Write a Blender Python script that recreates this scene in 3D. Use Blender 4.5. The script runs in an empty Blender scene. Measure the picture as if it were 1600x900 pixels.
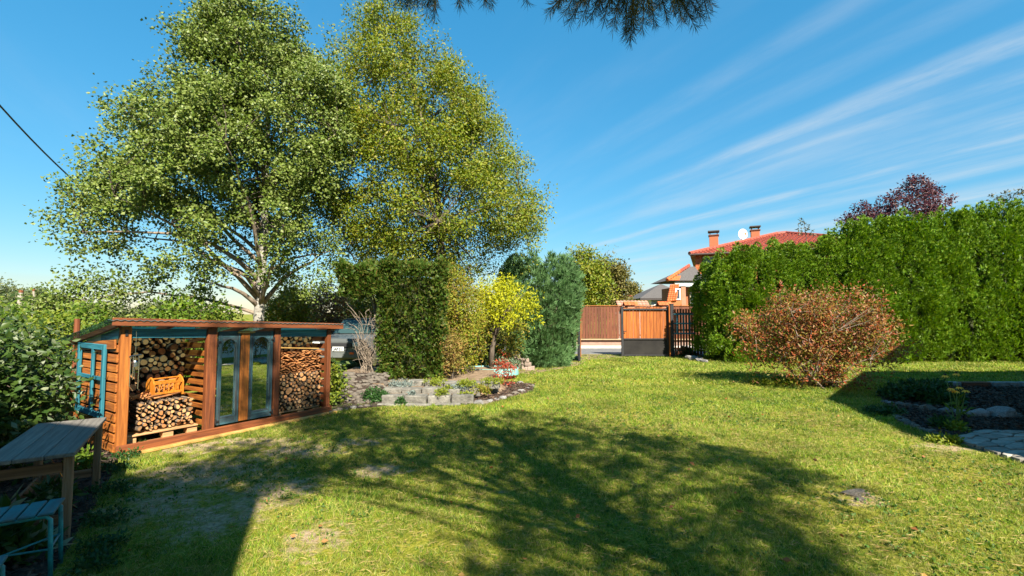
import bpy, math, random
import numpy as np
from mathutils import Vector, Matrix, noise as mnoise

sc = bpy.context.scene
COL = sc.collection
R = math.radians
rnd = random.Random(7)
rng = np.random.default_rng(11)

# ------------------------------------------------------------------ camera
CAM_H, FPX, PITCH = 1.7, 720.0, math.atan2(40, 720)
cd = bpy.data.cameras.new('camera')
cam = bpy.data.objects.new('camera', cd); COL.objects.link(cam)
cam.location = (0, 0, CAM_H); cam.rotation_euler = (R(90) + PITCH, 0, 0)
cd.sensor_width = 36; cd.lens = FPX / 1600 * 36
cd.clip_start = .05; cd.clip_end = 3000
sc.camera = cam

# ------------------------------------------------------------------ light
SUN_EL, SUN_ROT = R(41), math.atan2(.39, -.92)
sdir = Vector((math.sin(SUN_ROT) * math.cos(SUN_EL), math.cos(SUN_ROT) * math.cos(SUN_EL), math.sin(SUN_EL)))
sl = bpy.data.lights.new('sun', 'SUN'); sl.energy = 4.05; sl.angle = R(.55); sl.color = (1, .92, .77)
sun = bpy.data.objects.new('sun', sl); COL.objects.link(sun)
sun.rotation_euler = sdir.to_track_quat('Z', 'Y').to_euler(); sun.location = (20, -40, 40)

w = bpy.data.worlds.new('World'); sc.world = w; w.use_nodes = True
nt = w.node_tree; N = nt.nodes; L = nt.links
N.clear()
def nd(tree, t, **k):
    n = tree.nodes.new(t)
    for a, b in k.items():
        setattr(n, a, b)
    return n
def mth(tree, op, a, b=None, c=None, clamp=False):
    n = tree.nodes.new('ShaderNodeMath'); n.operation = op; n.use_clamp = clamp
    for i, v in enumerate((a, b, c)):
        if v is None: continue
        if isinstance(v, (int, float)): n.inputs[i].default_value = v
        else: tree.links.new(v, n.inputs[i])
    return n.outputs[0]
sky = nd(nt, 'ShaderNodeTexSky', sky_type='NISHITA', sun_disc=False)
sky.sun_elevation = SUN_EL; sky.sun_rotation = SUN_ROT
sky.air_density = 1.0; sky.dust_density = .1; sky.ozone_density = 3.0; sky.altitude = 300
hs = nd(nt, 'ShaderNodeHueSaturation'); hs.inputs['Saturation'].default_value = 1.30; hs.inputs['Hue'].default_value = .479
hs.inputs['Value'].default_value = 1.0
bw = nd(nt, 'ShaderNodeRGBToBW'); L.new(sky.outputs[0], bw.inputs[0])
vm = nd(nt, 'ShaderNodeVectorMath', operation='SCALE'); L.new(sky.outputs[0], vm.inputs[0]); L.new(mth(nt, 'POWER', bw.outputs[0], -.45), vm.inputs['Scale'])
L.new(vm.outputs[0], hs.inputs['Color'])
# cirrus: parallel streaks on a high cloud layer, found from the view direction only
tc = nd(nt, 'ShaderNodeTexCoord'); sp = nd(nt, 'ShaderNodeSeparateXYZ'); L.new(tc.outputs['Generated'], sp.inputs[0])
zz = mth(nt, 'ADD', mth(nt, 'MAXIMUM', sp.outputs[2], .0), .045)
px_ = mth(nt, 'DIVIDE', sp.outputs[0], zz); py_ = mth(nt, 'DIVIDE', sp.outputs[1], zz)
da, db = (-.43, .90), (.90, .43)
ca = mth(nt, 'ADD', mth(nt, 'MULTIPLY', px_, da[0]), mth(nt, 'MULTIPLY', py_, da[1]))
cb = mth(nt, 'ADD', mth(nt, 'MULTIPLY', px_, db[0]), mth(nt, 'MULTIPLY', py_, db[1]))
def cvec(sa, sb, off=0):
    c = nd(nt, 'ShaderNodeCombineXYZ'); L.new(mth(nt, 'MULTIPLY', ca, sa), c.inputs[0]); L.new(mth(nt, 'MULTIPLY', cb, sb), c.inputs[1])
    c.inputs[2].default_value = off; return c.outputs[0]
def cnoise(v, scale, det, rough, dist=0):
    n = nd(nt, 'ShaderNodeTexNoise'); n.inputs['Scale'].default_value = scale; n.inputs['Detail'].default_value = det
    n.inputs['Roughness'].default_value = rough; n.inputs['Distortion'].default_value = dist; L.new(v, n.inputs['Vector']); return n.outputs[0]
wob = mth(nt, 'MULTIPLY', mth(nt, 'SUBTRACT', cnoise(cvec(.35, .9, 3), 1.0, 3, .5), .5), .32)
cbw = mth(nt, 'ADD', cb, wob)
def mr(v, a, b, c=0., d=1.):
    n = nd(nt, 'ShaderNodeMapRange'); n.interpolation_type = 'SMOOTHSTEP'
    for i, x in enumerate((a, b, c, d)): n.inputs[i + 1].default_value = x
    L.new(v, n.inputs[0]); return n.outputs[0]
bands = mr(cnoise(cvec(.16, 1.0, 1), 1.25, 5, .55, .4), .47, .75)
fine = mr(cnoise(cvec(.9, 3.2, 5), 1.0, 6, .65, .3), .30, .72)
where = mr(cb, .6, 4.2, .16, 1.)
wisps = mth(nt, 'MULTIPLY', mth(nt, 'MULTIPLY', bands, mth(nt, 'ADD', mth(nt, 'MULTIPLY', fine, .75), .25)), where)
def streak(b0, width, amp):
    d = mth(nt, 'ABSOLUTE', mth(nt, 'SUBTRACT', cbw, b0))
    core = mr(d, 0., width, amp, 0.)
    return mth(nt, 'MULTIPLY', core, mth(nt, 'ADD', mth(nt, 'MULTIPLY', fine, .8), .2))
tot = mth(nt, 'MULTIPLY', wisps, .70)
for b0, wd, am in ((2.14, .17, .62), (2.40, .13, .45), (3.09, .12, .62), (3.5, .26, .50), (4.2, .5, .66), (5.5, .9, .68), (1.46, .12, .20), (1.77, .14, .18)):
    fade = mr(ca, 1.3, 2.8, 1., .12) if b0 < 2.8 else mr(ca, 2.0, 5.5, 1., .55)      # the high streaks thin out with distance
    tot = mth(nt, 'MAXIMUM', tot, mth(nt, 'MULTIPLY', streak(b0, wd, am), fade))
low = mth(nt, 'MULTIPLY', mr(sp.outputs[2], .0, .2, .06, 0.), mth(nt, 'ADD', mth(nt, 'MULTIPLY', fine, .5), .5))
tot = mth(nt, 'MINIMUM', mth(nt, 'ADD', tot, low), .85)
mx = nd(nt, 'ShaderNodeMix', data_type='RGBA'); L.new(tot, mx.inputs[0]); L.new(hs.outputs[0], mx.inputs[6])
mx.inputs[7].default_value = (2.6, 2.85, 3.0, 1)
bg = nd(nt, 'ShaderNodeBackground'); bg.inputs[1].default_value = .078; L.new(mx.outputs[2], bg.inputs[0])
wo = nd(nt, 'ShaderNodeOutputWorld'); L.new(bg.outputs[0], wo.inputs[0])

sc.view_settings.view_transform = 'Standard'; sc.view_settings.look = 'None'
sc.view_settings.exposure = 1.90; sc.view_settings.gamma = 1
sc.render.engine = 'CYCLES'
sc.cycles.max_bounces = 6; sc.cycles.transparent_max_bounces = 4; sc.cycles.use_denoising = True

# ------------------------------------------------------------------ helpers
CP, SP_ = math.cos(PITCH), math.sin(PITCH)
def ray(px, py):
    u, v = (px - 800) / FPX, (450 - py) / FPX
    return Vector((u, CP - v * SP_, SP_ + v * CP))
def at(px, py, Y):            # the point seen at a pixel of the photograph, Y metres ahead
    r = ray(px, py); return Vector((0, 0, CAM_H)) + r * (Y / r.y)
def gp(px, py, z=0.):         # the same on a level z
    r = ray(px, py); return Vector((0, 0, CAM_H)) + r * ((z - CAM_H) / r.z)

def tag(o, label=None, cat=None, group=None, kind=None):
    if label: o['label'] = label
    if cat: o['category'] = cat
    if group: o['group'] = group
    if kind: o['kind'] = kind
    return o
def empty(name, loc, label, cat, group=None, rz=0):
    o = bpy.data.objects.new(name, None); COL.objects.link(o)
    o.location = loc; o.rotation_euler = (0, 0, rz); o.empty_display_size = .1
    return tag(o, label, cat, group)
def obj(name, me, parent=None):
    o = bpy.data.objects.new(name, me); COL.objects.link(o)
    if parent is not None: o.parent = parent
    return o
def kids(o): return [c for c in COL.objects if c.parent == o]
def copy_tree(o, parent=None):
    c = o.copy(); COL.objects.link(c); c.parent = parent
    for k in list(o.children): copy_tree(k, c)
    return c

class MB:
    def __init__(s): s.v = []; s.f = []; s.m = []
    def add(s, vs, fs, mi=0):
        n = len(s.v); s.v += [tuple(x) for x in vs]
        s.f += [tuple(i + n for i in f) for f in fs]; s.m += [mi] * len(fs); return s
    def frame(s, c, ax, ay, az, sx, sy, sz, b=0., mi=0, jit=0.):
        c = Vector(c); hx, hy, hz = sx / 2, sy / 2, sz / 2
        jr = lambda: rnd.uniform(-jit, jit)
        if b <= 0:
            vs = [c + ax * (i * hx + jr()) + ay * (j * hy + jr()) + az * (k * hz + jr()) for i in (-1, 1) for j in (-1, 1) for k in (-1, 1)]
            return s.add(vs, [(0, 1, 3, 2), (4, 6, 7, 5), (0, 4, 5, 1), (2, 3, 7, 6), (0, 2, 6, 4), (1, 5, 7, 3)], mi)
        b = min(b, hx * .9, hy * .9, hz * .9)
        vs = []; idx = {}
        for i in (-1, 1):
            for j in (-1, 1):
                for k in (-1, 1):
                    jx, jy, jz = jr(), jr(), jr()
                    for a in range(3):
                        x, y, z = hx - b, hy - b, hz - b
                        if a == 0: x = hx
                        elif a == 1: y = hy
                        else: z = hz
                        idx[(i, j, k, a)] = len(vs)
                        vs.append(c + ax * (i * x + jx) + ay * (j * y + jy) + az * (k * z + jz))
        F = []
        def quad(keys, nrm):
            q = [idx[k] for k in keys]
            n = (vs[q[1]] - vs[q[0]]).cross(vs[q[2]] - vs[q[0]])
            F.append(tuple(q if n.dot(nrm) >= 0 else q[::-1]))
        A = (ax, ay, az)
        for a in range(3):
            o1, o2 = [x for x in range(3) if x != a]
            for sg in (-1, 1):
                def key(p, q):
                    t = [0, 0, 0]; t[a] = sg; t[o1] = p; t[o2] = q; return (t[0], t[1], t[2], a)
                quad([key(-1, -1), key(1, -1), key(1, 1), key(-1, 1)], A[a] * sg)
            for p in (-1, 1):
                for q in (-1, 1):
                    def k2(e, f):
                        t = [0, 0, 0]; t[a] = e; t[o1] = p; t[o2] = q; return (t[0], t[1], t[2], f)
                    quad([k2(-1, o1), k2(1, o1), k2(1, o2), k2(-1, o2)], A[o1] * p + A[o2] * q)
        for i in (-1, 1):
            for j in (-1, 1):
                for k in (-1, 1):
                    quad([(i, j, k, 0), (i, j, k, 1), (i, j, k, 2)], ax * i + ay * j + az * k)
        return s.add(vs, F, mi)
    def box(s, c, size, b=0., rz=0., mi=0, jit=0., rot=None):
        M = rot if rot is not None else Matrix.Rotation(rz, 3, 'Z')
        return s.frame(c, M @ Vector((1, 0, 0)), M @ Vector((0, 1, 0)), M @ Vector((0, 0, 1)), *size, b, mi, jit)
    def bar(s, p, q, w_, h_, up=(0, 0, 1), b=0., mi=0):
        p, q = Vector(p), Vector(q); d = q - p; l = d.length; d.normalize()
        sd = d.cross(Vector(up))
        if sd.length < 1e-4: sd = d.cross(Vector((1, 0, 0)))
        sd.normalize(); u = sd.cross(d)
        return s.frame((p + q) / 2, d, sd, u, l, w_, h_, b, mi)
    def tube(s, pts, rad, n=8, mi=0, cap=True):
        pts = [Vector(p) for p in pts]
        if not hasattr(rad, '__len__'): rad = [rad] * len(pts)
        base = len(s.v); ref = None
        for i, p in enumerate(pts):
            d = (pts[min(i + 1, len(pts) - 1)] - pts[max(i - 1, 0)])
            if d.length < 1e-6: d = Vector((0, 0, 1))
            d.normalize()
            if ref is None: ref = d.orthogonal().normalized()
            ref = (ref - d * ref.dot(d))
            ref = ref.normalized() if ref.length > 1e-5 else d.orthogonal().normalized()
            o = d.cross(ref)
            for k in range(n):
                a = 2 * math.pi * k / n
                s.v.append(tuple(p + (ref * math.cos(a) + o * math.sin(a)) * rad[i]))
        for i in range(len(pts) - 1):
            for k in range(n):
                a, b2 = base + i * n + k, base + i * n + (k + 1) % n
                s.f.append((a, b2, b2 + n, a + n)); s.m.append(mi)
        if cap:
            s.f.append(tuple(base + k for k in range(n))[::-1]); s.m.append(mi)
            e = base + (len(pts) - 1) * n
            s.f.append(tuple(e + k for k in range(n))); s.m.append(mi)
        return s
    def prism(s, poly, thick, org, ax, ay, mi=0):     # a polygon in the plane ax, ay, thickened along its normal
        org, ax, ay = Vector(org), Vector(ax), Vector(ay); n = ax.cross(ay).normalized()
        k = len(poly)
        a = [org + ax * x + ay * y + n * (thick / 2) for x, y in poly]; b2 = [p - n * thick for p in a]
        fs = [tuple(range(k)), tuple(range(2 * k - 1, k - 1, -1))]
        fs += [(i, i + k, (i + 1) % k + k, (i + 1) % k) for i in range(k)]
        return s.add(a + b2, fs, mi)
    def mesh(s, name, mats, smooth=False):
        me = bpy.data.meshes.new(name); me.from_pydata(s.v, [], s.f)
        for m in (mats if isinstance(mats, (list, tuple)) else [mats]): me.materials.append(m)
        me.polygons.foreach_set('material_index', s.m)
        if smooth: me.polygons.foreach_set('use_smooth', [True] * len(s.f))
        me.update(); return me
    def build(s, name, mats, parent=None, smooth=False):
        return obj(name, s.mesh(name, mats, smooth), parent)

def np_mesh(name, V, F, mat, smooth=False):
    me = bpy.data.meshes.new(name); V = np.ascontiguousarray(V, dtype=np.float32); F = np.ascontiguousarray(F, dtype=np.int32)
    me.vertices.add(len(V)); me.vertices.foreach_set('co', V.ravel())
    me.loops.add(F.size); me.loops.foreach_set('vertex_index', F.ravel())
    me.polygons.add(len(F)); me.polygons.foreach_set('loop_start', np.arange(len(F), dtype=np.int32) * F.shape[1])
    if smooth: me.polygons.foreach_set('use_smooth', np.ones(len(F), dtype=bool))
    me.materials.append(mat); me.update(calc_edges=True); return me
def unit(a): return a / np.maximum(np.linalg.norm(a, axis=1, keepdims=True), 1e-9)
def rdir(n): return unit(rng.normal(size=(n, 3)))
def leafset(pos, ax, size, aspect=.62, fold=.22, side=None):
    n = len(pos); ax = unit(ax)
    r = rdir(n) if side is None else side
    s = unit(np.cross(ax, r)); nn = np.cross(ax, s)
    Ls = size[:, None] if hasattr(size, '__len__') else size
    W = Ls * aspect
    V = np.empty((n, 4, 3)); V[:, 0] = pos
    V[:, 1] = pos + ax * Ls * .45 + s * W * .5 + nn * W * fold
    V[:, 2] = pos + ax * Ls
    V[:, 3] = pos + ax * Ls * .45 - s * W * .5 + nn * W * fold
    b = np.arange(n)[:, None] * 4
    F = np.concatenate([b + np.array([[0, 1, 2]]), b + np.array([[0, 2, 3]])], 0)
    return V.reshape(-1, 3), F
def cloud(cen, rad, per, size, droop=.3, out=.7, flat=.85, var=.35, aspect=.62):
    cen = np.asarray(cen, float); n = len(cen) * per
    g = np.clip(rng.normal(size=(n, 3)), -1.7, 1.7); g[:, 2] *= flat
    c = np.repeat(cen, per, 0); rr = np.repeat(np.broadcast_to(np.asarray(rad, float), (len(cen),)), per)
    pos = c + g * rr[:, None] * .5
    ax = unit(g) * out + rdir(n) + np.array([0, 0, -droop])
    face = rdir(n) * .75 + np.array([sdir.x, sdir.y, sdir.z + .5]) * .6 + unit(g) * .3     # leaves turn towards the light
    return leafset(pos, ax, size * rng.uniform(1 - var, 1 + var, n), aspect, side=face)
def join(parts):
    V = []; F = []; k = 0
    for v, f in parts: V.append(v); F.append(f + k); k += len(v)
    return np.concatenate(V), np.concatenate(F)
def foliage(name, vf, mat, parent, org=(0, 0, 0)):
    V = vf[0] - np.asarray(org, float)
    return obj(name, np_mesh(name, V, vf[1], mat), parent)

# ------------------------------------------------------------------ materials
def newmat(name):
    m = bpy.data.materials.new(name); m.use_nodes = True
    return m, m.node_tree, m.node_tree.nodes['Principled BSDF'], m.node_tree.nodes['Material Output']
def setramp(rp, cols, pos=None):
    e = rp.color_ramp.elements
    while len(e) < len(cols): e.new(.5)
    for i, c in enumerate(cols):
        e[i].position = pos[i] if pos else i / max(1, len(cols) - 1)
        e[i].color = (*c, 1)
def leafmat(name, cols, trans=.35, rough=.5, vary=.5, tint=None, scale=1.3, dry=None):
    m, t, p, out = newmat(name)
    g = nd(t, 'ShaderNodeNewGeometry'); rp = nd(t, 'ShaderNodeValToRGB'); setramp(rp, cols)
    t.links.new(g.outputs['Random Per Island'], rp.inputs[0])
    tcx = nd(t, 'ShaderNodeTexCoord'); nz = nd(t, 'ShaderNodeTexNoise'); nz.inputs['Scale'].default_value = scale; nz.inputs['Detail'].default_value = 3
    t.links.new(tcx.outputs['Object'], nz.inputs['Vector'])
    base = rp.outputs[0]
    if dry:                                   # parched patches: straw coloured blades gather where a second noise is high
        r2 = nd(t, 'ShaderNodeValToRGB'); setramp(r2, dry); t.links.new(g.outputs['Random Per Island'], r2.inputs[0])
        n2 = nd(t, 'ShaderNodeTexNoise'); n2.inputs['Scale'].default_value = 2.1; n2.inputs['Detail'].default_value = 7; n2.inputs['Roughness'].default_value = .68
        t.links.new(tcx.outputs['Object'], n2.inputs['Vector'])
        mk = nd(t, 'ShaderNodeMapRange'); mk.interpolation_type = 'SMOOTHSTEP'; mk.inputs[1].default_value = .46; mk.inputs[2].default_value = .70; mk.inputs[4].default_value = .75
        t.links.new(n2.outputs[0], mk.inputs[0])
        m2 = nd(t, 'ShaderNodeMix', data_type='RGBA'); t.links.new(mk.outputs[0], m2.inputs[0]); t.links.new(base, m2.inputs[6]); t.links.new(r2.outputs[0], m2.inputs[7]); base = m2.outputs[2]
    h = nd(t, 'ShaderNodeHueSaturation')
    v = nd(t, 'ShaderNodeMapRange'); v.inputs[1].default_value = .3; v.inputs[2].default_value = .7
    v.inputs[3].default_value = 1 - vary * .5; v.inputs[4].default_value = 1 + vary * .5
    t.links.new(nz.outputs[0], v.inputs[0]); t.links.new(v.outputs[0], h.inputs['Value']); t.links.new(base, h.inputs['Color'])
    t.links.new(h.outputs[0], p.inputs['Base Color']); p.inputs['Roughness'].default_value = rough
    p.inputs['Specular IOR Level'].default_value = .22
    tr = nd(t, 'ShaderNodeBsdfTranslucent'); h2 = nd(t, 'ShaderNodeHueSaturation'); h2.inputs['Saturation'].default_value = 1.1; h2.inputs['Value'].default_value = 1.25
    t.links.new(h.outputs[0], h2.inputs['Color']); t.links.new(h2.outputs[0], tr.inputs['Color'])
    mix = nd(t, 'ShaderNodeMixShader'); mix.inputs[0].default_value = trans
    t.links.new(p.outputs[0], mix.inputs[1]); t.links.new(tr.outputs[0], mix.inputs[2]); t.links.new(mix.outputs[0], out.inputs[0])
    return m
def surf(name, cols, scale=6., det=6, rough=.8, bump=.3, bscale=None, stretch=(1, 1, 1), metal=0., objvar=.0, pos=None, distort=0., spec=.4, islandvar=0.):
    m, t, p, out = newmat(name)
    tcx = nd(t, 'ShaderNodeTexCoord'); mp = nd(t, 'ShaderNodeMapping'); mp.inputs['Scale'].default_value = stretch
    t.links.new(tcx.outputs['Object'], mp.inputs[0])
    vec = mp.outputs[0]
    oi = nd(t, 'ShaderNodeObjectInfo')
    if objvar:
        ad = nd(t, 'ShaderNodeVectorMath', operation='ADD'); t.links.new(vec, ad.inputs[0])
        sc_ = nd(t, 'ShaderNodeVectorMath', operation='SCALE'); sc_.inputs[0].default_value = (37, 53, 71)
        t.links.new(oi.outputs['Random'], sc_.inputs['Scale']); t.links.new(sc_.outputs[0], ad.inputs[1]); vec = ad.outputs[0]
    nz = nd(t, 'ShaderNodeTexNoise'); nz.inputs['Scale'].default_value = scale; nz.inputs['Detail'].default_value = det
    nz.inputs['Roughness'].default_value = .62; nz.inputs['Distortion'].default_value = distort
    t.links.new(vec, nz.inputs['Vector'])
    rp = nd(t, 'ShaderNodeValToRGB')
    setramp(rp, cols, pos or ([.3 + .4 * i / max(1, len(cols) - 1) for i in range(len(cols))]))
    t.links.new(nz.outputs[0], rp.inputs[0]); colr = rp.outputs[0]
    if objvar or islandvar:
        h = nd(t, 'ShaderNodeHueSaturation'); v = nd(t, 'ShaderNodeMapRange')
        a = objvar or islandvar
        v.inputs[3].default_value = 1 - a; v.inputs[4].default_value = 1 + a
        if objvar: t.links.new(oi.outputs['Random'], v.inputs[0])
        else:
            g = nd(t, 'ShaderNodeNewGeometry'); t.links.new(g.outputs['Random Per Island'], v.inputs[0])
        t.links.new(v.outputs[0], h.inputs['Value']); t.links.new(colr, h.inputs['Color']); colr = h.outputs[0]
    t.links.new(colr, p.inputs['Base Color']); p.inputs['Roughness'].default_value = rough; p.inputs['Metallic'].default_value = metal
    p.inputs['Specular IOR Level'].default_value = spec
    if bump:
        n2 = nd(t, 'ShaderNodeTexNoise'); n2.inputs['Scale'].default_value = bscale or scale * 4; n2.inputs['Detail'].default_value = 5
        t.links.new(vec, n2.inputs['Vector'])
        bm = nd(t, 'ShaderNodeBump'); bm.inputs['Strength'].default_value = bump; bm.inputs['Distance'].default_value = .02
        t.links.new(n2.outputs[0], bm.inputs['Height']); t.links.new(bm.outputs[0], p.inputs['Normal'])
    return m
def wood(name, cols, axis, rough=.6, objvar=.18, grain=30, bump=.25):
    st = [grain, grain, grain]; st[axis] = 1.6
    return surf(name, cols, 1., 6, rough, bump, 2.2, tuple(st), objvar=objvar, distort=.6)
def plain(name, c, rough=.5, metal=0.):
    m, t, p, out = newmat(name); p.inputs['Base Color'].default_value = (*c, 1); p.inputs['Roughness'].default_value = rough; p.inputs['Metallic'].default_value = metal
    return m

ORG = [(.13, .036, .008), (.29, .092, .015), (.42, .150, .024)]
ORGD = [(.05, .014, .007), (.14, .040, .012), (.22, .065, .017)]
M = {}
for k, ax in (('x', 0), ('y', 1), ('z', 2)):
    M['ow' + k] = wood('orange stained wood ' + k, ORG, ax)
    M['od' + k] = wood('red brown stained wood ' + k, ORGD, ax)
    M['teal' + k] = wood('worn teal paint ' + k, [(.015, .06, .085), (.02, .15, .20), (.05, .24, .30)], ax, .55, .12)
    M['grey' + k] = wood('weathered grey wood ' + k, [(.09, .08, .068), (.155, .14, .12), (.22, .20, .17)], ax, .8, .15)
    M['brown' + k] = wood('brown fence wood ' + k, [(.065, .020, .008), (.12, .036, .014), (.17, .055, .024)], ax, .7, .18)
M['bark'] = surf('log bark', [(.035, .024, .016), (.11, .075, .05), (.22, .17, .125)], 14, 6, .9, .8, 30, (1, .25, 1), objvar=.3)
M['mirror'] = plain('mirror glass', (.82, .86, .84), .015, 1.)
M['iron'] = plain('black iron', (.012, .012, .013), .5)
M['dkmetal'] = surf('dark grey painted steel', [(.016, .016, .018), (.03, .03, .033)], 5, 4, .5, .05)
M['turq'] = surf('turquoise enamel', [(.01, .10, .12), (.02, .22, .24), (.035, .30, .31)], 14, 5, .45, .15, objvar=.1)
M['chrome'] = plain('pale steel', (.55, .56, .56), .25, 1.)
def cutmat():
    m, t, p, out = newmat('cut log end')
    tcx = nd(t, 'ShaderNodeTexCoord'); wv = nd(t, 'ShaderNodeTexWave', wave_type='RINGS', rings_direction='Y', wave_profile='SAW')
    wv.inputs['Scale'].default_value = 30; wv.inputs['Distortion'].default_value = 2.5; wv.inputs['Detail'].default_value = 3; wv.inputs['Detail Scale'].default_value = 2
    t.links.new(tcx.outputs['Object'], wv.inputs['Vector'])
    rp = nd(t, 'ShaderNodeValToRGB'); setramp(rp, [(.26, .13, .05), (.50, .30, .14), (.58, .38, .20)])
    t.links.new(wv.outputs[0], rp.inputs[0])
    oi = nd(t, 'ShaderNodeObjectInfo'); r2 = nd(t, 'ShaderNodeValToRGB'); setramp(r2, [(.38, .32, .27), (1.1, .95, .8), (1.0, .55, .28), (.62, .52, .42), (1.15, 1.1, 1.0), (.85, .60, .40), (.5, .46, .42)])
    t.links.new(oi.outputs['Random'], r2.inputs[0])
    mxx = nd(t, 'ShaderNodeMix', data_type='RGBA', blend_type='MULTIPLY'); mxx.inputs[0].default_value = 1
    t.links.new(rp.outputs[0], mxx.inputs[6]); t.links.new(r2.outputs[0], mxx.inputs[7])
    t.links.new(mxx.outputs[2], p.inputs['Base Color']); p.inputs['Roughness'].default_value = .8
    return m
M['cut'] = cutmat()
M['split'] = surf('split firewood', [(.10, .036, .012), (.27, .105, .032), (.40, .19, .07)], 9, 5, .8, .3, 30, (1, .2, 1), objvar=.45)
M['straw'] = surf('yellow pine boards', [(.28, .15, .04), (.38, .22, .06), (.45, .29, .10)], 6, 5, .6, .1, objvar=.12)
M['stone'] = surf('rubble stone', [(.055, .045, .036), (.13, .11, .088), (.21, .18, .145)], 7, 7, .9, .6, 22, objvar=.28)
M['palestone'] = surf('pale limestone', [(.11, .105, .10), (.21, .20, .19), (.30, .285, .265)], 8, 7, .9, .6, 22, objvar=.2)
M['block'] = surf('split face concrete block', [(.075, .07, .06), (.15, .14, .12), (.225, .21, .18)], 9, 7, .95, .8, 40, objvar=.16)
M['brick'] = surf('old paver brick', [(.15, .12, .10), (.30, .23, .19), (.40, .31, .25)], 8, 6, .95, .6, 30, objvar=.35)
M['soil'] = surf('dark bark soil', [(.010, .007, .005), (.035, .022, .015), (.075, .05, .034)], 26, 8, .95, .9, 60)
M['earth'] = surf('dry earth', [(.09, .06, .035), (.19, .13, .08), (.28, .20, .13)], 9, 8, .95, .6, 50)
M['chip'] = surf('bark chip', [(.02, .012, .008), (.06, .036, .024), (.12, .08, .055)], 20, 4, .9, .3, islandvar=.75)
M['trunk'] = surf('birch bark', [(.04, .036, .03), (.19, .175, .15), (.33, .31, .275)], 5, 7, .85, .5, 16, (1, 1, 2.2), pos=[.30, .42, .62])
M['dbark'] = surf('brown bark', [(.025, .018, .013), (.08, .06, .045), (.15, .12, .09)], 8, 7, .95, .8, 22, (1, 1, .3))
M['twig'] = surf('bare grey twigs', [(.10, .075, .055), (.20, .155, .115), (.30, .24, .185)], 10, 4, .9, .2)

# ------------------------------------------------------------------ ground, beds, road
def inpoly(x, y, poly):
    c = np.zeros(len(x), bool); n = len(poly)
    for i in range(n):
        x1, y1 = poly[i][:2]; x2, y2 = poly[i - 1][:2]
        hit = ((y1 > y) != (y2 > y)) & (x < (x2 - x1) * (y - y1) / (y2 - y1 + 1e-12) + x1)
        c ^= hit
    return c
BARE = [(gp(325, 740), .75, .32), (gp(490, 842), .22, .16), (gp(430, 768), .34, .24), (gp(345, 806), .30, .25), (gp(470, 705), .55, .16),
        (gp(240, 790), .4, .22), (gp(590, 735), .30, .12), (gp(1340, 780), .18, .08), (gp(300, 700), .5, .15), (gp(410, 690), .6, .13),
        (gp(1480, 700), .35, .12), (gp(560, 690), .3, .1)]
def groundmat():
    m, t, p, out = newmat('lawn ground')
    tcx = nd(t, 'ShaderNodeTexCoord')
    def nz(s, d, r=.6):
        n = nd(t, 'ShaderNodeTexNoise'); n.inputs['Scale'].default_value = s; n.inputs['Detail'].default_value = d; n.inputs['Roughness'].default_value = r
        t.links.new(tcx.outputs['Object'], n.inputs['Vector']); return n
    a = nz(38, 8, .7); rp = nd(t, 'ShaderNodeValToRGB'); setramp(rp, [(.05, .07, .006), (.13, .155, .012), (.22, .22, .03), (.32, .26, .09)], [.3, .46, .58, .74])
    t.links.new(a.outputs[0], rp.inputs[0]); cur = rp.outputs[0]
    b = nz(1.1, 5); rb = nd(t, 'ShaderNodeValToRGB'); setramp(rb, [(.75, .8, .8), (1.35, 1.2, 1.1)], [.35, .65]); t.links.new(b.outputs[0], rb.inputs[0])
    mm = nd(t, 'ShaderNodeMix', data_type='RGBA', blend_type='MULTIPLY'); mm.inputs[0].default_value = 1; t.links.new(cur, mm.inputs[6]); t.links.new(rb.outputs[0], mm.inputs[7]); cur = mm.outputs[2]
    d = nz(7, 6); sep = nd(t, 'ShaderNodeSeparateXYZ'); t.links.new(tcx.outputs['Object'], sep.inputs[0])
    msk = None
    for c, rx, ry in BARE:
        x = mth(t, 'DIVIDE', mth(t, 'SUBTRACT', sep.outputs[0], c.x), rx * 1.2); y = mth(t, 'DIVIDE', mth(t, 'SUBTRACT', sep.outputs[1], c.y), ry * 2.0)
        q = mth(t, 'SUBTRACT', 1.25, mth(t, 'ADD', mth(t, 'MULTIPLY', x, x), mth(t, 'MULTIPLY', y, y)))
        msk = q if msk is None else mth(t, 'MAXIMUM', msk, q)
    msk = mth(t, 'MULTIPLY', mth(t, 'ADD', mth(t, 'MULTIPLY', mth(t, 'MAXIMUM', msk, -.5), .65), mth(t, 'MULTIPLY', mth(t, 'SUBTRACT', d.outputs[0], .52), 4.2)), 1.2, clamp=True)
    e = nz(30, 8); re = nd(t, 'ShaderNodeValToRGB'); setramp(re, [(.18, .125, .07), (.34, .25, .155), (.46, .36, .235)], [.3, .5, .7]); t.links.new(e.outputs[0], re.inputs[0])
    m2 = nd(t, 'ShaderNodeMix', data_type='RGBA'); t.links.new(msk, m2.inputs[0]); t.links.new(cur, m2.inputs[6]); t.links.new(re.outputs[0], m2.inputs[7])
    t.links.new(m2.outputs[2], p.inputs['Base Color']); p.inputs['Roughness'].default_value = .95; p.inputs['Specular IOR Level'].default_value = .15
    bm = nd(t, 'ShaderNodeBump'); bm.inputs['Strength'].default_value = .8; bm.inputs['Distance'].default_value = .03; t.links.new(a.outputs[0], bm.inputs['Height']); t.links.new(bm.outputs[0], p.inputs['Normal'])
    return m
g = MB(); g.add([(-600, -120, 0), (600, -120, 0), (600, 1500, 0), (-600, 1500, 0)], [(0, 1, 2, 3)])
tag(g.build('lawn', groundmat()), kind='structure')

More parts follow.
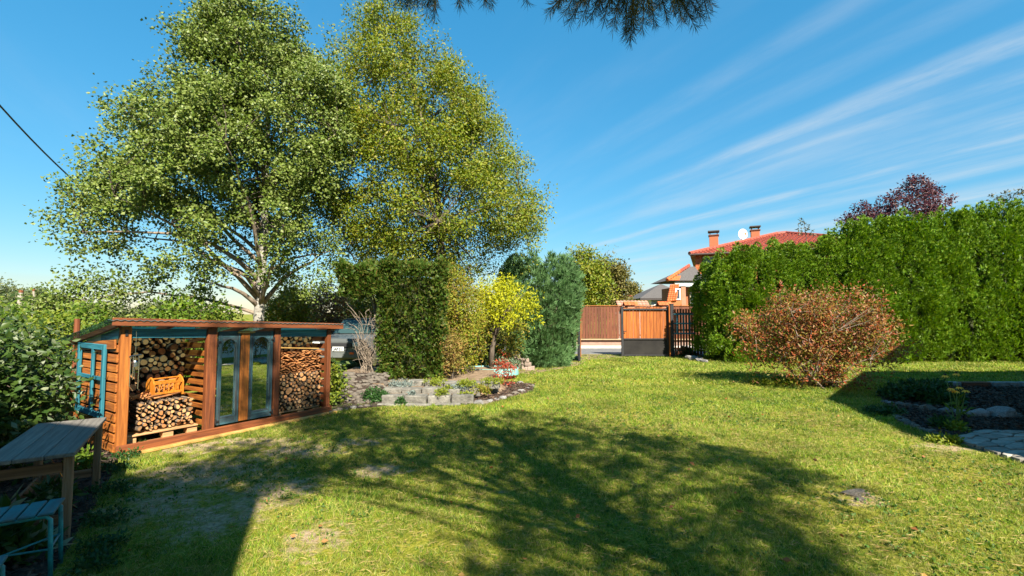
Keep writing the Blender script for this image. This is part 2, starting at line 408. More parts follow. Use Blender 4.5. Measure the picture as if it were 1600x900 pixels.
def sheet(name, poly, z, mat, ex=1.03):           # a bed as a sheet with a slightly uneven surface and a skirt down to the lawn
    v = [(x, y, z) for x, y in poly]; k = len(v)
    cx = sum(p[0] for p in v) / k; cy = sum(p[1] for p in v) / k
    b = MB(); b.add(v + [(cx + (x - cx) * ex, cy + (y - cy) * ex, -.02) for x, y, _ in v], [tuple(range(k))] + [(i, i + k, (i + 1) % k + k, (i + 1) % k) for i in range(k)])
    return tag(b.build(name, mat), kind='structure')
LBED = [(-1.9, 1.2), (-2.45, 2.2), (-2.95, 3.0), (-3.55, 3.95), (-4.3, 5.05), (-5.3, 6.4), (-9, 7.5), (-9, 1.0)]
sheet('mulch_bed', LBED, .012, M['soil'])
RBED = [tuple(gp(*q)[:2]) for q in ((1376, 619), (1400, 605), (1460, 601), (1660, 602), (1700, 674), (1520, 675), (1488, 687), (1430, 670), (1402, 652), (1384, 634))]
sheet('flower_bed', RBED, .014, M['soil'])
TERR = [tuple(gp(*q, .27)[:2]) for q in ((640, 596), (775, 596), (795, 597))]
TBED = [(-2.35, 9.62), (-.9, 9.62), (-.5, 9.85), (-.35, 10.6), (-.5, 11.8), (-1.2, 12.6), (-4.2, 12.5), (-4.2, 9.9), (-2.6, 9.5)]
sheet('raised_bed', TBED, .27, M['earth'], 1.22)
LBD2 = [tuple(gp(*q)[:2]) for q in ((705, 627), (770, 629), (832, 611), (834, 602), (800, 599), (760, 603))]
sheet('stone_edged_bed', LBD2, .03, M['chip'])
sheet('rubble_bed', [(-3.1, 8.2), (-2.0, 8.75), (-2.3, 9.6), (-4.3, 9.7), (-3.9, 8.3)], .02, M['soil'])
sheet('bare_soil', [(.6, 13.2), (2.2, 15.4), (2.7, 16.7), (2.5, 18), (-.6, 18), (-.6, 13.3)], .008, M['earth'])
sheet('drive_edge', [(2.2, 16.9), (4.5, 18.0), (4.5, 19.3), (2.2, 19.3)], .006, M['earth'])
b = MB(); b.box((5, 21.1, .004), (90, 3.2, .008)); tag(b.build('road', surf('grey asphalt', [(.10, .10, .10), (.17, .17, .165)], 4, 6, .9, .2, 60)), kind='structure')
kb = surf('pale concrete kerb', [(.42, .40, .36), (.58, .56, .52)], 6, 5, .9, .2)
b = MB(); b.box((5, 22.78, .05), (90, .16, .13), .015); tag(b.build('kerb', kb), kind='structure')
b = MB(); b.box((5, 23.0, .09), (90, .32, .10)); tag(b.build('pavement', surf('pinkish paving', [(.22, .16, .13), (.32, .25, .21)], 5, 5, .9, .2)), kind='structure')

# grass: short blades, denser and finer near the camera
SHED_O = gp(187, 712); SHED_E = (gp(518, 644) - gp(187, 712)); SHED_L = SHED_E.length; SHED_E.normalize(); SHED_E.z = 0
SHED_D = Vector((-SHED_E.y, SHED_E.x, 0))
shedpoly = [tuple((SHED_O + SHED_E * u + SHED_D * d)[:2]) for u, d in ((-.02, -.06), (SHED_L + .02, -.06), (SHED_L, 1.5), (0, 1.5))]
PATH = [tuple(gp(*q)[:2]) for q in ((1492, 690), (1620, 730), (1800, 760), (1800, 676), (1515, 676))]
def grass_band(x0, x1, y0, y1, dens, blades, h, wd, spread):
    n = int((x1 - x0) * (y1 - y0) * dens)
    x = rng.uniform(x0, x1, n); y = rng.uniform(y0, y1, n)
    keep = (np.abs(x) < 1.22 * y + .5)
    for poly in (LBED, RBED, TBED, LBD2, shedpoly, PATH): keep &= ~inpoly(x, y, poly)
    keep &= ~((x < -2.0) & (y > 8.75)) & ~((x < .0) & (y > 9.5) & (y < 13))
    lf = np.sin(x * 2.1 + 1.3 * np.sin(y * 1.7)) * np.sin(y * 2.6 + np.sin(x * 1.9)) + .6 * np.sin(x * 5.7 + y * 3.1) * np.sin(y * 6.3 - x * 2.2)
    pr = np.clip(.78 + .22 * lf, .25, 1)
    for c, rx, ry in BARE:
        pr *= 1 - .985 * (.80 + .20 * np.sin(x * 17 + 3 * np.sin(y * 13)) * np.sin(y * 19 + 2 * np.sin(x * 11))) * np.exp(-(((x - c.x) / (rx * 1.25)) ** 2 + ((y - c.y) / (ry * 2.1)) ** 2) ** 1.6)
    keep &= rng.random(n) < pr
    x, y, lf = x[keep], y[keep], lf[keep]; n = len(x)
    X = np.repeat(x, blades) + rng.normal(0, spread, n * blades); Y = np.repeat(y, blades) + rng.normal(0, spread, n * blades)
    k = n * blades; hh = h * rng.uniform(.45, 1.25, k) * np.repeat(np.clip(1 + .25 * lf + .35 * np.sin(x * 23 + 2 * np.sin(y * 31)) * np.sin(y * 27 + 2 * np.sin(x * 19)), .35, 1.7), blades)
    a = rng.uniform(0, 2 * np.pi, k); ln = rng.uniform(.15, 1.15, k) * hh
    dx, dy = np.cos(a), np.sin(a); b2 = rng.uniform(0, np.pi, k); wx, wy = np.cos(b2) * wd, np.sin(b2) * wd
    V = np.empty((k, 3, 3)); V[:, 0] = np.stack([X - wx, Y - wy, np.full(k, .0)], 1); V[:, 1] = np.stack([X + wx, Y + wy, np.full(k, .0)], 1)
    V[:, 2] = np.stack([X + dx * ln, Y + dy * ln, hh * .8], 1)
    return V.reshape(-1, 3), np.arange(k * 3).reshape(-1, 3)
gr = join([grass_band(-4.6, 4.6, 2.2, 4.2, 1500, 8, .042, .0022, .012), grass_band(-5.5, 6.6, 4.2, 7, 850, 8, .045, .0032, .016),
           grass_band(-4, 11, 7, 11, 420, 7, .05, .0055, .025), grass_band(-1, 19, 11, 19, 160, 6, .06, .010, .04)])
gmat = leafmat('grass blades', [(.022, .06, .006), (.062, .15, .009), (.125, .235, .014), (.195, .295, .02), (.28, .325, .035), (.44, .37, .12), (.055, .13, .009)], .35, .5, .7, scale=.9, dry=[(.16, .17, .035), (.34, .28, .09), (.21, .25, .025), (.46, .36, .15), (.12, .19, .018)])
tag(foliage('grass', gr, gmat, None), kind='stuff')
# fallen pine needles and straw lying in the grass
n = 30000; x = rng.uniform(-3.5, 5.5, n); y = rng.uniform(2.2, 8, n)
k = (np.abs(x) < 1.15 * y) & ~inpoly(x, y, LBED) & ~inpoly(x, y, shedpoly) & ~inpoly(x, y, RBED) & ~inpoly(x, y, PATH); x, y = x[k], y[k]; n = len(x); a = rng.uniform(0, 6.28, n)
vf = leafset(np.stack([x, y, rng.uniform(.012, .035, n)], 1), np.stack([np.cos(a), np.sin(a), rng.uniform(-.1, .2, n)], 1), rng.uniform(.035, .08, n), .05, 0.)
tag(foliage('fallen_pine_needles', vf, leafmat('dry needles', [(.30, .20, .08), (.42, .31, .13), (.25, .14, .05)], .1, .7, .2), None), kind='stuff')
n = 170; x = rng.uniform(-3, 7, n); y = rng.uniform(2.6, 12, n)
k = (np.abs(x) < 1.1 * y) & ~inpoly(x, y, LBED) & ~inpoly(x, y, shedpoly) & ~inpoly(x, y, PATH); x, y = x[k], y[k]; n = len(x); a = rng.uniform(0, 6.28, n)
vf = leafset(np.stack([x, y, rng.uniform(.025, .045, n)], 1), np.stack([np.cos(a), np.sin(a), rng.uniform(-.2, .5, n)], 1), rng.uniform(.03, .065, n), .6, .25)
tag(foliage('fallen_leaves', vf, leafmat('brown fallen leaves', [(.25, .09, .03), (.38, .16, .05), (.16, .07, .04), (.45, .28, .08)], .2, .6, .2), None), kind='stuff')
# clover and small broad leaved weeds
n = 5200; x = rng.uniform(-4, 7, n); y = rng.uniform(2.4, 11, n)
k = (np.abs(x) < 1.12 * y) & ~inpoly(x, y, LBED) & ~inpoly(x, y, shedpoly) & ~inpoly(x, y, RBED) & ~inpoly(x, y, PATH) & (np.sin(x * 1.7 + 2) * np.sin(y * 1.3 + x) > .05); x, y = x[k], y[k]
cen = np.stack([x, y, np.full(len(x), .018)], 1)
vf = cloud(cen, .035, 6, .024, droop=-.3, flat=.3, aspect=.85)
vf[0][:, 2] = np.maximum(vf[0][:, 2], .004)
tag(foliage('clover', vf, leafmat('clover leaves', [(.035, .085, .012), (.06, .125, .018), (.09, .15, .025)], .3, .5, .3), None), kind='stuff')
# bark chips on the two mulch beds
def chips(name, poly, n, s0, s1, zb):
    P = np.array(poly); x = rng.uniform(P[:, 0].min(), P[:, 0].max(), n); y = rng.uniform(P[:, 1].min(), P[:, 1].max(), n)
    k = inpoly(x, y, poly) & (np.abs(x) < 1.25 * y + .4); x, y = x[k], y[k]; n = len(x); a = rng.uniform(0, 6.28, n)
    vf = leafset(np.stack([x, y, zb + rng.uniform(.004, .03, n)], 1), np.stack([np.cos(a), np.sin(a), rng.normal(0, .3, n)], 1), rng.uniform(s0, s1, n), .45, .12)
    tag(foliage(name, vf, M['chip'], None), kind='stuff')
chips('bark_mulch', LBED, 26000, .03, .075, .012)
chips('bark_mulch', RBED, 22000, .03, .085, .014)
chips('bark_mulch', LBD2, 2600, .03, .08, .03)

# ------------------------------------------------------------------ gate, fences
def X(px, Y, py=490): return at(px, py, Y).x
def Z(py, Y, px=800): return at(px, py, Y).z
GY = 18.3
gx0, gx1 = X(970, GY), X(1046, GY); GW = gx1 - gx0
lf_ = empty('garden_gate', (gx0, GY, 0), 'closed right gate leaf of orange boards over a dark grey metal panel', 'gate', 'leaves of the double gate')
def leaf_parts(root):
    st = MB(); st.box((.05, 0, 1.0), (.09, .07, 1.93), .006); st.build('stile', M['dkmetal'], root)
    st = MB(); st.box((GW - .06, 0, 1.02), (.10, .08, 1.97), .006); st.build('stile', M['dkmetal'], root)
    for z, h in ((1.87, .06), (.70, .05), (.06, .05)):
        r = MB(); r.box((GW / 2, -.012, z), (GW - .2, .05, h), .004); r.build('rail', M['dkmetal'], root)
    p_ = MB(); p_.box((GW / 2, .012, .38), (GW - .18, .012, .6), 0); p_.build('metal_panel', surf('weathered grey sheet steel', [(.016, .015, .015), (.030, .028, .026)], 2, 5, .85, .08, spec=.12), root)
    n = 13; pw = (GW - .2) / n
    for i in range(n):
        h = 1.23 + rnd.uniform(-.02, .04)
        q = MB(); q.box((.1 + pw * (i + .5), .04, .71 + h / 2), (pw * rnd.uniform(.86, .97), .022, h), .004); q.build('plank', wood_gate, root)
wood_gate = wood('bright orange stained boards', [(.14, .035, .005), (.30, .080, .009), (.40, .125, .015)], 2, .55, .2)
leaf_parts(lf_)
h = MB(); h.box((.14, -.05, 1.0), (.10, .03, .03), .005); h.build('handle', M['iron'], lf_)
l2 = copy_tree(lf_); l2.location = (2.60, 18.15, 0); l2.rotation_euler = (0, 0, math.atan2(-1.65, -.205))
l2['label'] = 'open left gate leaf swung towards the lawn and seen edge on beside the juniper'
def post(x, y, h, s, mat, label, name='gate_post', cat='post', group='gate posts', cap=None):
    t = empty(name, (x, y, 0), label, cat, group)
    p_ = MB(); p_.box((0, 0, h / 2), (s, s, h), .008); p_.build('shaft', mat, t)
    c_ = MB(); c_.box((0, 0, h + .015), (s * 1.15, s * 1.15, .03), .006); c_.build('cap', cap or mat, t); return t
post(2.66, 18.22, 2.03, .10, M['owz'], 'orange timber post hinging the open left gate leaf')
post(gx1 + .085, GY, 2.06, .13, M['dkmetal'], 'dark steel post between gate leaf and slatted wicket', cap=M['dkmetal'])
post(gx1 - .045, GY - .11, 1.98, .05, wood_gate, 'thin orange strip added for the lit side of the dark steel gate post')  # added strip, its orange stands in for the sunlit side of the steel post
# wicket of dark slats with light gaps, then a short fence section running into the hedge
wk = empty('wicket_gate', (gx1 + .16, GY, 0), 'narrow wicket gate of dark brown upright slats with gaps', 'gate')
W1 = X(1083, GY) - gx1 - .16
def slats(root, x0, x1, n, z0, z1, mat, nm='slat', thick=.022, fr=.62):
    st = (x1 - x0) / n
    for i in range(n):
        q = MB(); q.box((x0 + st * (i + .5), 0, (z0 + z1) / 2 + rnd.uniform(-.01, .02)), (st * fr, thick, z1 - z0), .003); q.build(nm, mat, root)
slats(wk, 0, W1, 7, .08, 1.88, M['odz'])
for z in (.32, 1.05, 1.70):
    q = MB(); q.box((W1 / 2, .026, z), (W1, .03, .07), .004); q.build('rail', M['odx'], wk)
sf = empty('slat_fence', (X(1083.5, GY) + .02, GY + .02, 0), 'short dark brown slat fence running behind the tall right hedge', 'fence')
post_ = MB(); post_.box((.02, 0, .98), (.07, .07, 1.94), .006); post_.build('post', M['dkmetal'], sf)
slats(sf, .07, .95, 7, .08, 1.92, M['odz'])
for z in (.55, 1.55):
    q = MB(); q.box((.5, .026, z), (.95, .03, .07), .004); q.build('rail', M['odx'], sf)
tr = empty('trellis', (X(1052, GY), GY - .05, 0), 'small teal lattice hung on the dark slats of the wicket', 'trellis')
tw = X(1083, GY) - X(1052, GY)
for py in (491, 505.5, 521):
    q = MB(); q.box((tw / 2, 0, Z(py, GY)), (tw, .025, .055), .004); q.build('rail', M['tealx'], tr)
for px in (1057, 1067, 1077):
    q = MB(); q.box((X(px, GY) - X(1052, GY), .02, (Z(491, GY) + Z(521, GY)) / 2), (.055, .02, Z(491, GY) - Z(521, GY)), .004); q.build('bar', M['tealz'], tr)

# board fence across the road on a low wall, pillars with tiled caps
FY = 23.25
ff = empty('board_fence', (0, FY, 0), 'brown board fence on a low pinkish wall across the road', 'fence')
b = MB(); b.box((4.2, .05, .22), (12, .22, .34), .01); b.build('base_wall', surf('pink render', [(.24, .15, .115), (.33, .22, .175)], 5, 5, .9, .2), ff)
b = MB(); b.box((4.2, -.02, .41), (12, .34, .05), .008); b.build('coping', surf('pale tan coping', [(.30, .20, .11), (.40, .29, .18)], 5, 5, .9, .1), ff)
xx = 1.9; i = 0
tones = [M['brownz']]
while xx < 9.9:
    wd_ = rnd.uniform(.13, .17); hh = 1.62 + rnd.uniform(-.012, .012)
    q = MB(); q.box((xx + wd_ / 2, rnd.uniform(-.006, .006), .45 + hh / 2), (wd_ - .012, .025, hh), .003); q.build('board', M['brownz'], ff); xx += wd_
for z, s in ((.62, .06), (1.9, .06)):
    q = MB(); q.box((5.9, .035, z), (8, .04, s), .004); q.build('rail', M['odx'], ff)
q = MB(); q.box((5.9, 0, 2.095), (8.1, .10, .035), .004); q.build('cap_rail', M['owx'], ff)
tile = surf('orange roof tile', [(.28, .055, .014), (.44, .105, .028), (.54, .165, .05)], 14, 4, .6, .1, objvar=.12)
redtile = surf('red roof tile', [(.17, .034, .019), (.27, .056, .032), (.35, .09, .055)], 10, 4, .6, .1, objvar=.12)
for i_, (px, lab) in enumerate(((985, 'tile capped pillar of the far fence above the middle of the orange gate leaf'), (1038, 'tile capped pillar of the far fence above the dark steel gate post'))):
    xp = X(px, FY - .2); t = empty('fence_pillar', (xp, FY - .2, 0), lab, 'pillar', 'pillars of the fence across the road')
    q = MB(); q.box((0, 0, 1.07), (.34, .34, 2.0), .01); q.build('shaft', surf('salmon render', [(.30, .14, .085), (.38, .19, .125)], 6, 5, .9, .2), t)
    for k in range(4):
        for sgn in (-1, 1):
            q = MB(); q.bar((-.255 + k * .17, 0, 2.30), (-.255 + k * .17, sgn * .26, 2.12), .165, .03, b=.01); q.build('tile', tile, t)

# ------------------------------------------------------------------ houses
plas = surf('apricot render', [(.30, .105, .035), (.38, .145, .055)], 3, 6, .9, .15, 60)
white = surf('white render', [(.62, .62, .63), (.74, .74, .73)], 3, 5, .9, .1, 60)
dkroof = surf('dark grey roof shingles', [(.055, .05, .048), (.11, .10, .095)], 16, 4, .85, .2)
glass = plain('window glass', (.05, .07, .09), .06)
upvc = plain('white window frame', (.75, .75, .74), .4)
gutter = plain('grey gutter', (.35, .37, .40), .35, .6)
def tilesheet(root, p0, ux, uv, nu, nv, mat, name='roof', per_tile=False, tname='roof_tile'):
    """rows of pan tiles: ux along the eave, uv up the slope"""
    ux, uv = Vector(ux), Vector(uv); n = ux.cross(uv).normalized(); p0 = Vector(p0)
    rf = MB(); rf.add([p0, p0 + ux, p0 + ux + uv, p0 + uv, p0 - n * .08, p0 + ux - n * .08, p0 + ux + uv - n * .08, p0 + uv - n * .08],
                      [(0, 1, 2, 3), (7, 6, 5, 4), (0, 4, 5, 1), (1, 5, 6, 2), (2, 6, 7, 3), (3, 7, 4, 0)])
    r = rf.build(name, mat, root)
    du, dv = ux / nu, uv / nv
    prof = [(-.5, 0.), (-.28, .045), (0, .06), (.28, .045), (.5, 0.)]
    def one(mb, i, j):
        o = p0 + du * (i + .5) + dv * j
        vs = [o + du * (a * .97) + n * (.012 + hz) for a, hz in prof] + [o + du * (a * .97) + dv * 1.08 + n * (.012 + hz * .7 - .02) for a, hz in prof] + [o + du * (.47), o - du * .47]
        fs = [(a, a + 1, a + 6, a + 5) for a in range(4)] + [(0, 11, 10, 4, 3, 2, 1)]
        mb.add(vs, fs)
    if per_tile:
        for i in range(nu):
            for j in range(nv):
                q = MB(); one(q, i, j); q.build(tname, mat, r)
    else:
        q = MB()
        for i in range(nu):
            for j in range(nv): one(q, i, j)
        tag(q.build(tname, mat, r), kind='stuff')
    return r
def window(root, c, w_, h_, nx, name='window', fr=None, dep=.06):      # facing -y unless nx
    f = MB(); c = Vector(c); t_ = .07
    ax = Vector((1, 0, 0)) if not nx else Vector((0, 1, 0)); nn = Vector((0, -1, 0)) if not nx else Vector((nx, 0, 0)); up = Vector((0, 0, 1))
    for s in (-1, 1):
        f.frame(c + ax * (s * (w_ / 2 - t_ / 2)), ax, nn, up, t_, dep, h_, .005)
        f.frame(c + up * (s * (h_ / 2 - t_ / 2)), ax, nn, up, w_ - 2 * t_, dep, t_, .005)
    o = f.build(name, fr or upvc, root)
    p_ = MB(); p_.frame(c - nn * .01, ax, nn, up, w_ - 2 * t_, .02, h_ - 2 * t_); p_.build('pane', glass, o); return o
# the apricot house behind the right hedge
HY = 33.
hx0 = X(1088, HY)
HROT = Matrix.Translation((hx0, HY, 0)) @ Matrix.Rotation(R(-23), 4, 'Z') @ Matrix.Translation((-hx0, -HY, 0)); HINV = HROT.inverted()
hs_ = empty('house', (0, 0, 0), 'apricot house with orange tiled roof and two chimneys behind the tall hedge', 'house')
zt = Z(398, HY)
b = MB(); b.box((hx0 + 6.2, HY + 5, zt / 2), (11.6, 9.6, zt)); b.build('wall', plas, hs_)
# corner clad in hanging tiles, window and drainpipe beside it
b = MB(); b.box((hx0 + .22, HY + .12, (zt + Z(428, HY)) / 2), (.42, .22, zt - Z(428, HY)), .01); clad = b.build('tile_hung_corner', tile, hs_)
for j in range(9):
    for i in range(2):
        q = MB(); zz_ = Z(428, HY) + (zt - Z(428, HY)) * (j + .5) / 9
        q.bar((hx0 + .12 + i * .21, HY - .03, zz_ - .10), (hx0 + .12 + i * .21, HY + .0, zz_ + .10), .20, .02, (0, -1, 0), .005); q.build('tile', tile, clad)
window(hs_, (hx0 + .95, HY + .15, Z(425, HY)), .9, 2.2, 0)
q = MB(); q.tube([(hx0 + .30, HY - .05, Z(431, HY)), (hx0 + .32, HY - .05, 0.3)], .06, 8); q.build('drainpipe', gutter, hs_)
# hipped roof
ov = .45; rz1 = Z(365, HY + 5)
x0_, x1_, y0_, y1_ = hx0 - .35, hx0 + 12.4, HY - ov, HY + 10.2
A, B, C_, D = (x0_, y0_, zt), (x1_, y0_, zt), (x1_, y1_, zt), (x0_, y1_, zt)
E = tuple(HINV @ at(1214, 366, HY + 4.2)); F_ = tuple(HINV @ at(1228, 365, HY + 4.2))
b = MB(); b.add([A, B, C_, D, E, F_], [(0, 1, 5, 4), (1, 2, 5), (2, 3, 4, 5), (3, 0, 4), (3, 2, 1, 0)]); rf = b.build('roof', redtile, hs_)
q = MB()
for j in range(14):
    f0, f1 = j / 14, (j + 1) / 14
    a0 = Vector(A).lerp(Vector(E), f0); b0 = Vector(B).lerp(Vector(F_), f0)
    n_ = max(3, int((b0 - a0).length / .3)); dn = (Vector(E) - Vector(A)).normalized() * .42; dn.x = 0
    for i in range(n_):
        p_ = a0.lerp(b0, (i + .5) / n_); q.tube([p_ + Vector((0, -.02, .03)), p_ + dn + Vector((0, 0, .02))], .10, 6, cap=True)
tag(q.build('roof_tile', redtile, rf), kind='stuff')
for P_, Q_ in ((A, E), (B, F_), (E, F_)):
    q = MB(); n_ = int((Vector(Q_) - Vector(P_)).length / .38)
    for i in range(n_):
        p_ = Vector(P_).lerp(Vector(Q_), i / n_); p2 = Vector(P_).lerp(Vector(Q_), (i + 1.1) / n_); q.tube([p_ + Vector((0, 0, .05)), p2 + Vector((0, 0, .08))], [.15, .13], 7)
    q.build('ridge', redtile, rf)
q = MB(); q.tube([(x0_, y0_ - .05, zt - .04), (x1_, y0_ - .05, zt - .04)], .07, 8); q.build('gutter', plain('dark brown gutter', (.06, .035, .03), .5), hs_)
for px, Yc, y0, y1, lab in ((1118, HY + 1.5, 361, 392, 0), (1183.5, HY + 4, 353, 384, 1)):
    pc = HINV @ Vector((X(px, Yc), Yc, 0)); xc = pc.x; zt_, zb_ = Z(y0 + 8, Yc), Z(y1, Yc) - 1.0; Yc = pc.y
    q = MB(); q.box((xc, Yc, (zt_ + zb_) / 2), (.62, .62, zt_ - zb_), .01); ch = q.build('chimney', surf('orange chimney brick', [(.30, .085, .035), (.42, .14, .065)], 22, 3, .85, .3, 40), hs_)
    q = MB(); q.box((xc, Yc, zt_ + .03), (.74, .74, .09), .01); q.build('collar', M['brownx'], ch)
    q = MB()
    for sx in (-.25, .25): 
        for sy in (-.25, .25): q.box((xc + sx, Yc + sy, zt_ + .17), (.06, .06, .22))
    q.box((xc, Yc, zt_ + .33), (.80, .80, .10), .02); q.build('cowl', plain('dark cowl', (.05, .04, .04), .6), ch)
# satellite dish on the ridge
xd = X(1163, HY + 2.5); zd = Z(366, HY + 2.5)
q = MB(); rings = [(0, -.10), (.16, -.075), (.28, -.03), (.36, .02)]
vs = [(xd, HY + 2.5 + .02, zd)]
for r_, dd in rings[1:]:
    vs += [(xd + r_ * math.cos(a * math.pi / 8), HY + 2.5 - dd - .12, zd + 1.15 * r_ * math.sin(a * math.pi / 8)) for a in range(16)]
fs = [(0, 1 + (a + 1) % 16, 1 + a) for a in range(16)]
for k_ in range(2): fs += [(1 + k_ * 16 + a, 1 + k_ * 16 + (a + 1) % 16, 17 + k_ * 16 + (a + 1) % 16, 17 + k_ * 16 + a) for a in range(16)]
ds = empty('satellite_dish', (0, 0, 0), 'white satellite dish on a mast between the two chimneys', 'satellite dish')
q.add(vs, fs); q.build('reflector', plain('white dish', (.78, .78, .76), .4), ds, True)
q = MB(); q.tube([(xd, HY + 2.6, zd - 1.4), (xd, HY + 2.6, zd + .05)], .03, 6); q.build('mast', gutter, ds)
q = MB(); q.tube([(xd, HY + 2.42, zd - .3), (xd - .02, HY + 2.0, zd - .12)], .015, 5); q.box((xd - .02, HY + 1.97, zd - .06), (.1, .12, .16), .02); q.build('feed_horn', plain('orange feed cover', (.55, .16, .05), .5), ds)
hs_.matrix_world = HROT
# porch wing with its own small roof
PY = 30.5
px0, px1 = X(1051, PY), X(1093, PY)
pw = empty('porch', (0, 0, 0), 'low porch wing with tiled eave and white fascia left of the hedge', 'porch')
zs = Z(447, PY)
b = MB(); b.box(((px0 + px1) / 2 + .5, PY + 2.4, zs / 2), (px1 - px0 - .2, 3.2, zs)); b.build('wall', surf('terracotta render', [(.26, .085, .035), (.34, .125, .06)], 4, 5, .9, .15), pw)
b = MB(); b.box((X(1070, PY), PY + .3, zs / 2), (.30, .30, zs), .01); b.build('pillar', surf('salmon render pillar', [(.30, .14, .085), (.38, .19, .125)], 5, 5, .9, .15), pw)
b = MB(); b.box(((px0 + px1) / 2 + .28, PY + .15, (Z(440, PY) + zs) / 2), (px1 - px0 + .1, .12, Z(440, PY) - zs), .01); b.build('fascia', upvc, pw)
ze = Z(439, PY) + .02; zr = Z(424, PY + 2.0) + .3
A, B = (px0 - .35, PY - .1, ze), (px1 + .4, PY - .1, ze); C_, D = (px1 + .4, PY + 3.6, ze), (px0 - .35, PY + 3.6, ze); E, F_ = (px0 + 1.75, PY + 1.6, zr), (px1 + .4, PY + 1.6, zr)
b = MB(); b.add([A, B, C_, D, E, F_], [(0, 1, 5, 4), (2, 3, 4, 5), (3, 0, 4), (3, 2, 1, 0), (1, 2, 5)]); rf = b.build('roof', dkroof, pw)
q = MB(); q.add([Vector(A) + Vector((0, -.01, .02)), (px0 + .45, PY - .11, ze + .02), (px0 + 1.05, PY + .95, ze + (zr - ze) * .57 + .03), (px0 + .75, PY + .92, ze + (zr - ze) * .57 + .04)], [(0, 1, 2, 3)]); q.build('tile_patch', tile, rf)
for i in range(9):
    p_, p2 = Vector(A).lerp(Vector(E), i / 9), Vector(A).lerp(Vector(E), (i + 1.15) / 9)
    q = MB(); q.tube([p_ + Vector((0, 0, .04)), p2 + Vector((0, 0, .08))], [.13, .11], 7); q.build('ridge_tile', tile if i < 5 else redtile, rf)
window(pw, (X(1089, PY + .75), PY + .77, Z(470, PY + .75)), .95, 1.1, 0, fr=plain('cream door frame', (.68, .58, .42), .5))
q = MB(); q.tube([(X(1091, PY), PY + .05, Z(430, PY)), (X(1093.5, PY), PY + .05, .2)], .06, 8); q.build('drainpipe', gutter, pw)
# steep orange roof face with a skylight window left of the porch
SY = 29.5
do = empty('dormer_roof', (0, 0, 0), 'steep orange tiled roof face with a grey side window beside the porch', 'roof')
bl, br, tl, tr_ = at(1042, 471, SY), at(1057, 470, SY), at(1047, 445, SY + .8), at(1056, 447, SY + .8)
tilesheet(do, bl, br - bl, tl - bl, 4, 8, tile, per_tile=True)
q = MB(); c_ = at(1059, 462, SY + .4); q.frame(c_ + Vector((.03, .3, -.1)), Vector((1, 0, 0)), Vector((0, 1, 0)), Vector((0, 0, 1)), .5, .5, 1.0, .02); q.build('cheek', plas, do)
window(do, c_ + Vector((.02, .02, .1)), .34, .75, 0)
q = MB(); q.box(((bl.x + br.x) / 2 + .15, SY + .5, bl.z / 2), (.9, .8, bl.z)); q.build('wall', plas, do)
# grey roofed bungalow
BY = 42.
b0, b1 = X(1000, BY), X(1070, BY)
bg_ = empty('bungalow', (0, 0, 0), 'white bungalow under a dark grey hipped roof beyond the fence', 'house')
ze = Z(466, BY)
b = MB(); b.box(((b0 + b1) / 2 + .7, BY + 3, ze / 2), (b1 - b0 - 1.0, 5, ze)); b.build('wall', white, bg_)
A, B, C_, D = (b0, BY, ze), (b1 + 1, BY, ze), (b1 + 1, BY + 6.5, ze), (b0, BY + 6.5, ze); zr = Z(444, BY + 3.2)
E, F_ = (b0 + 2.9, BY + 3.2, zr), (b1 - 1.0, BY + 3.2, zr)
b = MB(); b.add([A, B, C_, D, E, F_], [(0, 1, 5, 4), (1, 2, 5), (2, 3, 4, 5), (3, 0, 4), (3, 2, 1, 0)]); b.build('roof', dkroof, bg_)
q = MB(); q.box(((A[0] + B[0]) / 2, BY + .06, ze - .09), (B[0] - A[0] - .1, .08, .14)); q.build('fascia', plain('dark fascia', (.04, .03, .03), .5), bg_)
window(bg_, ((b0 + b1) / 2, BY + .48, ze - 1.1), 1.2, 1.1, 0)
# small gabled house with red verge, and a tile topped wall in front of it
s0, s1 = X(977, 50.), X(997, 50.)
sh = empty('cottage', (0, 0, 0), 'tiny pale blue cottage with red gable roof far beyond the fence', 'house')
ze = Z(469, 50.); zr = Z(461.5, 50.); xm = X(984, 50.)
b = MB(); b.prism([(s0 + .2, 0), (s1 - .1, 0), (s1 - .1, ze), (xm, zr - .1), (s0 + .2, ze)], 4, (0, 52.2, 0), (1, 0, 0), (0, 0, 1)); b.build('wall', surf('pale blue render', [(.45, .52, .60), (.55, .62, .70)], 4, 4, .9, .1), sh)
b = MB(); b.bar((s0 - .1, 52, ze - .05), (xm, 52, zr), 4.6, .14, (0, 0, 1)); b.bar((s1 + .3, 52, ze - .12), (xm, 52, zr), 4.6, .14, (0, 0, 1)); b.build('roof', redtile, sh)
window(sh, (xm + .1, 50.17, ze - .9), .7, .8, 0)
tw_ = empty('tiled_wall', (0, 0, 0), 'garden wall topped with weathered red tiles behind the board fence', 'wall')
w0, w1 = at(966, 480, 30), at(1016, 480, 30)
b = MB(); b.box(((w0.x + w1.x) / 2, 30.3, w0.z / 2), (w1.x - w0.x, .3, w0.z)); b.build('base', white, tw_)
tilesheet(tw_, (w0.x, 29.9, w0.z - .02), (w1.x - w0.x, 0, 0), (0, .7, Z(470, 30.6) - w0.z), 9, 3, surf('weathered red tile', [(.26, .12, .085), (.40, .20, .14), (.5, .3, .22)], 12, 4, .8, .2, objvar=.12), per_tile=True)

